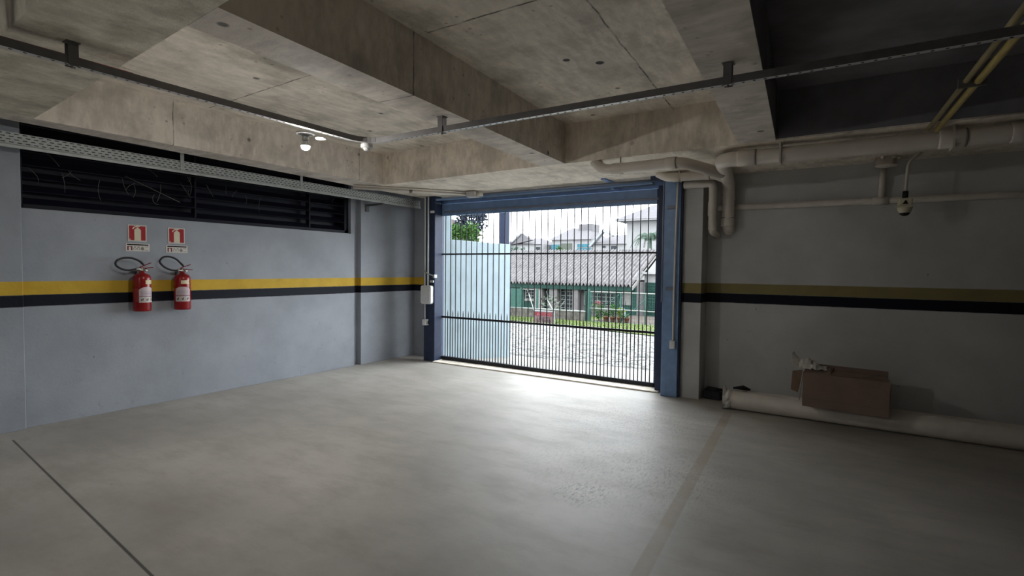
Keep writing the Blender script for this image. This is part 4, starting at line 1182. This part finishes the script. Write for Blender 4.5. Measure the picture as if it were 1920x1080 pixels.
t2 = thing('gabled_house', (-24.5, 62.0, gz(62)), 'distant gabled pale house with two dark windows, right of the roof tank', 'house')
part(MB().box(-26.4, -22.0, 60.5, 68, gz(62) - 1, 4.70), 'wall', m_hwhite, t2)
part(hip(MB(), -26.05, -22.3, 60.5, 67, 4.70, 6.0, 0.35, 1.3), 'roof', m_hroof, t2)
gb = MB()
gb.add([(-26.9, 60.1, 4.45), (-24.95, 60.1, 6.55), (-24.95, 60.1, 6.20), (-26.6, 60.1, 4.40), (-26.9, 60.9, 4.45), (-24.95, 60.9, 6.55), (-24.95, 60.9, 6.20), (-26.6, 60.9, 4.40)],
       [(0, 1, 2, 3), (4, 7, 6, 5), (0, 4, 5, 1), (1, 5, 6, 2), (2, 6, 7, 3), (3, 7, 4, 0)])
gb.add([(-24.95, 60.1, 6.55), (-23.7, 60.1, 5.75), (-23.9, 60.1, 5.6), (-24.95, 60.1, 6.2), (-24.95, 60.9, 6.55), (-23.7, 60.9, 5.75), (-23.9, 60.9, 5.6), (-24.95, 60.9, 6.2)],
       [(0, 1, 2, 3), (4, 7, 6, 5), (0, 4, 5, 1), (1, 5, 6, 2), (2, 6, 7, 3), (3, 7, 4, 0)])
part(gb, 'gable_trim', m_outwhite, t2)
part(MB().box(-24.0, -23.36, 60.42, 60.52, 4.05, 4.46), 'window', m_glassdark, t2)
part(MB().box(-25.1, -24.75, 60.42, 60.52, 4.25, 4.50), 'window', m_glassdark, t2)
t = thing('far_house', (-36.5, 62.0, gz(62)), 'distant low pale house at the left of the far row', 'house')
part(MB().box(-40.5, -33.9, 60.8, 67, gz(62) - 1, 4.85), 'wall', m_hwhite, t)
part(hip(MB(), -40.5, -34.2, 60.8, 67, 4.85, 5.85, 0.3, 1.8), 'roof', m_hroof, t)
gb = MB().add([(-38.6, 60.4, 4.8), (-36.8, 60.4, 6.35), (-35.2, 60.4, 5.4), (-38.6, 61.2, 4.8), (-36.8, 61.2, 6.35), (-35.2, 61.2, 5.4)], [(0, 1, 2), (3, 5, 4), (0, 3, 4, 1), (1, 4, 5, 2), (0, 2, 5, 3)])
part(gb, 'gable', m_hroof, t)
part(MB().tube([(-38.7, 60.3, 4.75), (-36.8, 60.3, 6.38)], 0.13, 6), 'gable_trim', m_outwhite, t)
part(MB().box(-34.7, -34.1, 60.7, 60.82, 4.0, 4.5), 'window', m_glassdark, t)
tag(leaf_blob(MB(), (-30.1, 58.6, 3.9), (0.5, 0.3, 0.6), 90, 0.35).tube([(-30.1, 58.6, gz(58)), (-30.1, 58.6, 3.6)], 0.06, 6).build('far_bush', m_leaf), 'small green bush before the doorway of the house with blue windows', 'bush')
tag(leaf_blob(MB(), (-36.2, 58.0, 4.0), (1.3, 0.4, 0.4), 110, 0.35).tube([(-36.2, 58.0, gz(58)), (-36.2, 58.0, 3.7)], 0.06, 6).build('far_bush', m_palm), 'dull green bush before the low house at far left', 'bush')
t = thing('tile_roofed_house', (-29.5, 36.5, gz(36)), 'brown roofed house behind the green hedge over the blue wall', 'house')
part(MB().box(-32.0, -27.9, 34.5, 38.5, gz(33) - 1, 4.3), 'wall', m_hwall, t)
part(hip(MB(), -32.0, -27.9, 34.5, 38.5, 4.5, 5.9, 0.3, 1.8), 'roof', m_tileroof, t)
t = thing('hedge', (-22.9, 29.0, gz(29)), 'dense bright green hedge above the pale blue wall', 'hedge')
h_ = MB()
for k in range(9):
    leaf_blob(h_, (-1.5 + k * 0.38, random.uniform(-0.3, 0.3), 5.1 + random.uniform(-0.25, 0.15)), (0.5, 0.45, 0.55), 150, 0.24)
    leaf_blob(h_, (-1.5 + k * 0.38, random.uniform(-0.3, 0.3), 4.2), (0.5, 0.45, 0.7), 90, 0.28)
h_.build('leaves', M('hedge_leaf', (0.024, 0.060, 0.012), 0.55, 0, 0.4, 2), t)
MB().tube([(0, 0, 0), (0, 0, 4.4)], 0.1, 8).tube([(0, 0, 3.0), (-1.2, 0, 4.6)], 0.05, 6).tube([(0, 0, 3.0), (1.2, 0, 4.6)], 0.05, 6).build('stem', m_trunk, t)
t = thing('sparse_tree', (-24.0, 31.6, gz(31.6)), 'sparse dark tree standing over the hedge at the left of the gate', 'tree')
d_ = MB()
for (cx, cz, r) in ((-0.6, 6.5, 0.55), (0.2, 7.1, 0.7), (0.9, 6.4, 0.6), (0.3, 5.9, 0.6), (0.1, 7.8, 0.5), (-0.3, 7.3, 0.5), (1.2, 7.0, 0.45)):
    leaf_blob(d_, (cx, 0, cz - 0.45), (r, r, r * 0.9), 230, 0.32)
d_.build('leaves', m_leaf_d, t)
br = MB().tube([(0, 0, 0), (0.1, 0, 4.5), (0.2, 0, 7.4)], [0.16, 0.11, 0.03], 8)
for a, l_ in ((-0.8, 1.2), (0.9, 1.2), (-0.4, 1.6), (0.5, 1.7)):
    br.tube([(0.1, 0, 4.9), (0.1 + a * 0.6, 0, 5.6), (0.1 + a, 0, 5.0 + l_)], 0.035, 6)
br.build('trunk', m_trunk, t)

# weathered outdoor surfaces have almost no gloss
for nm in ('pale_blue_render', 'fibre_cement_roof', 'green_paint', 'sea_green_paint', 'house_cream_render', 'house_grey_render', 'pale_house_render', 'grey_tile_roof',
           'pale_window_trim', 'stained_concrete_plinth', 'leaf_green', 'yellow_green_leaf', 'blue_dark_leaf', 'grey_green_palm', 'bark', 'terracotta', 'brown_tile_roof',
           'blue_hose_plastic', 'pale_blue_plastic', 'white_steel_tube', 'weathered_sign_board', 'faded_red_print', 'faded_pink_print', 'pink_flower', 'brown_porch_floor',
           'street_cobbles', 'lawn_ground', 'grass_blade', 'dark_pole_paint', 'silvery_leaf', 'dull_green_doorway', 'hedge_leaf', 'dark_window_glass', 'blue_window_glass', 'black_print'):
    bpy.data.materials[nm].node_tree.nodes['Principled BSDF'].inputs['Specular IOR Level'].default_value = 0.06
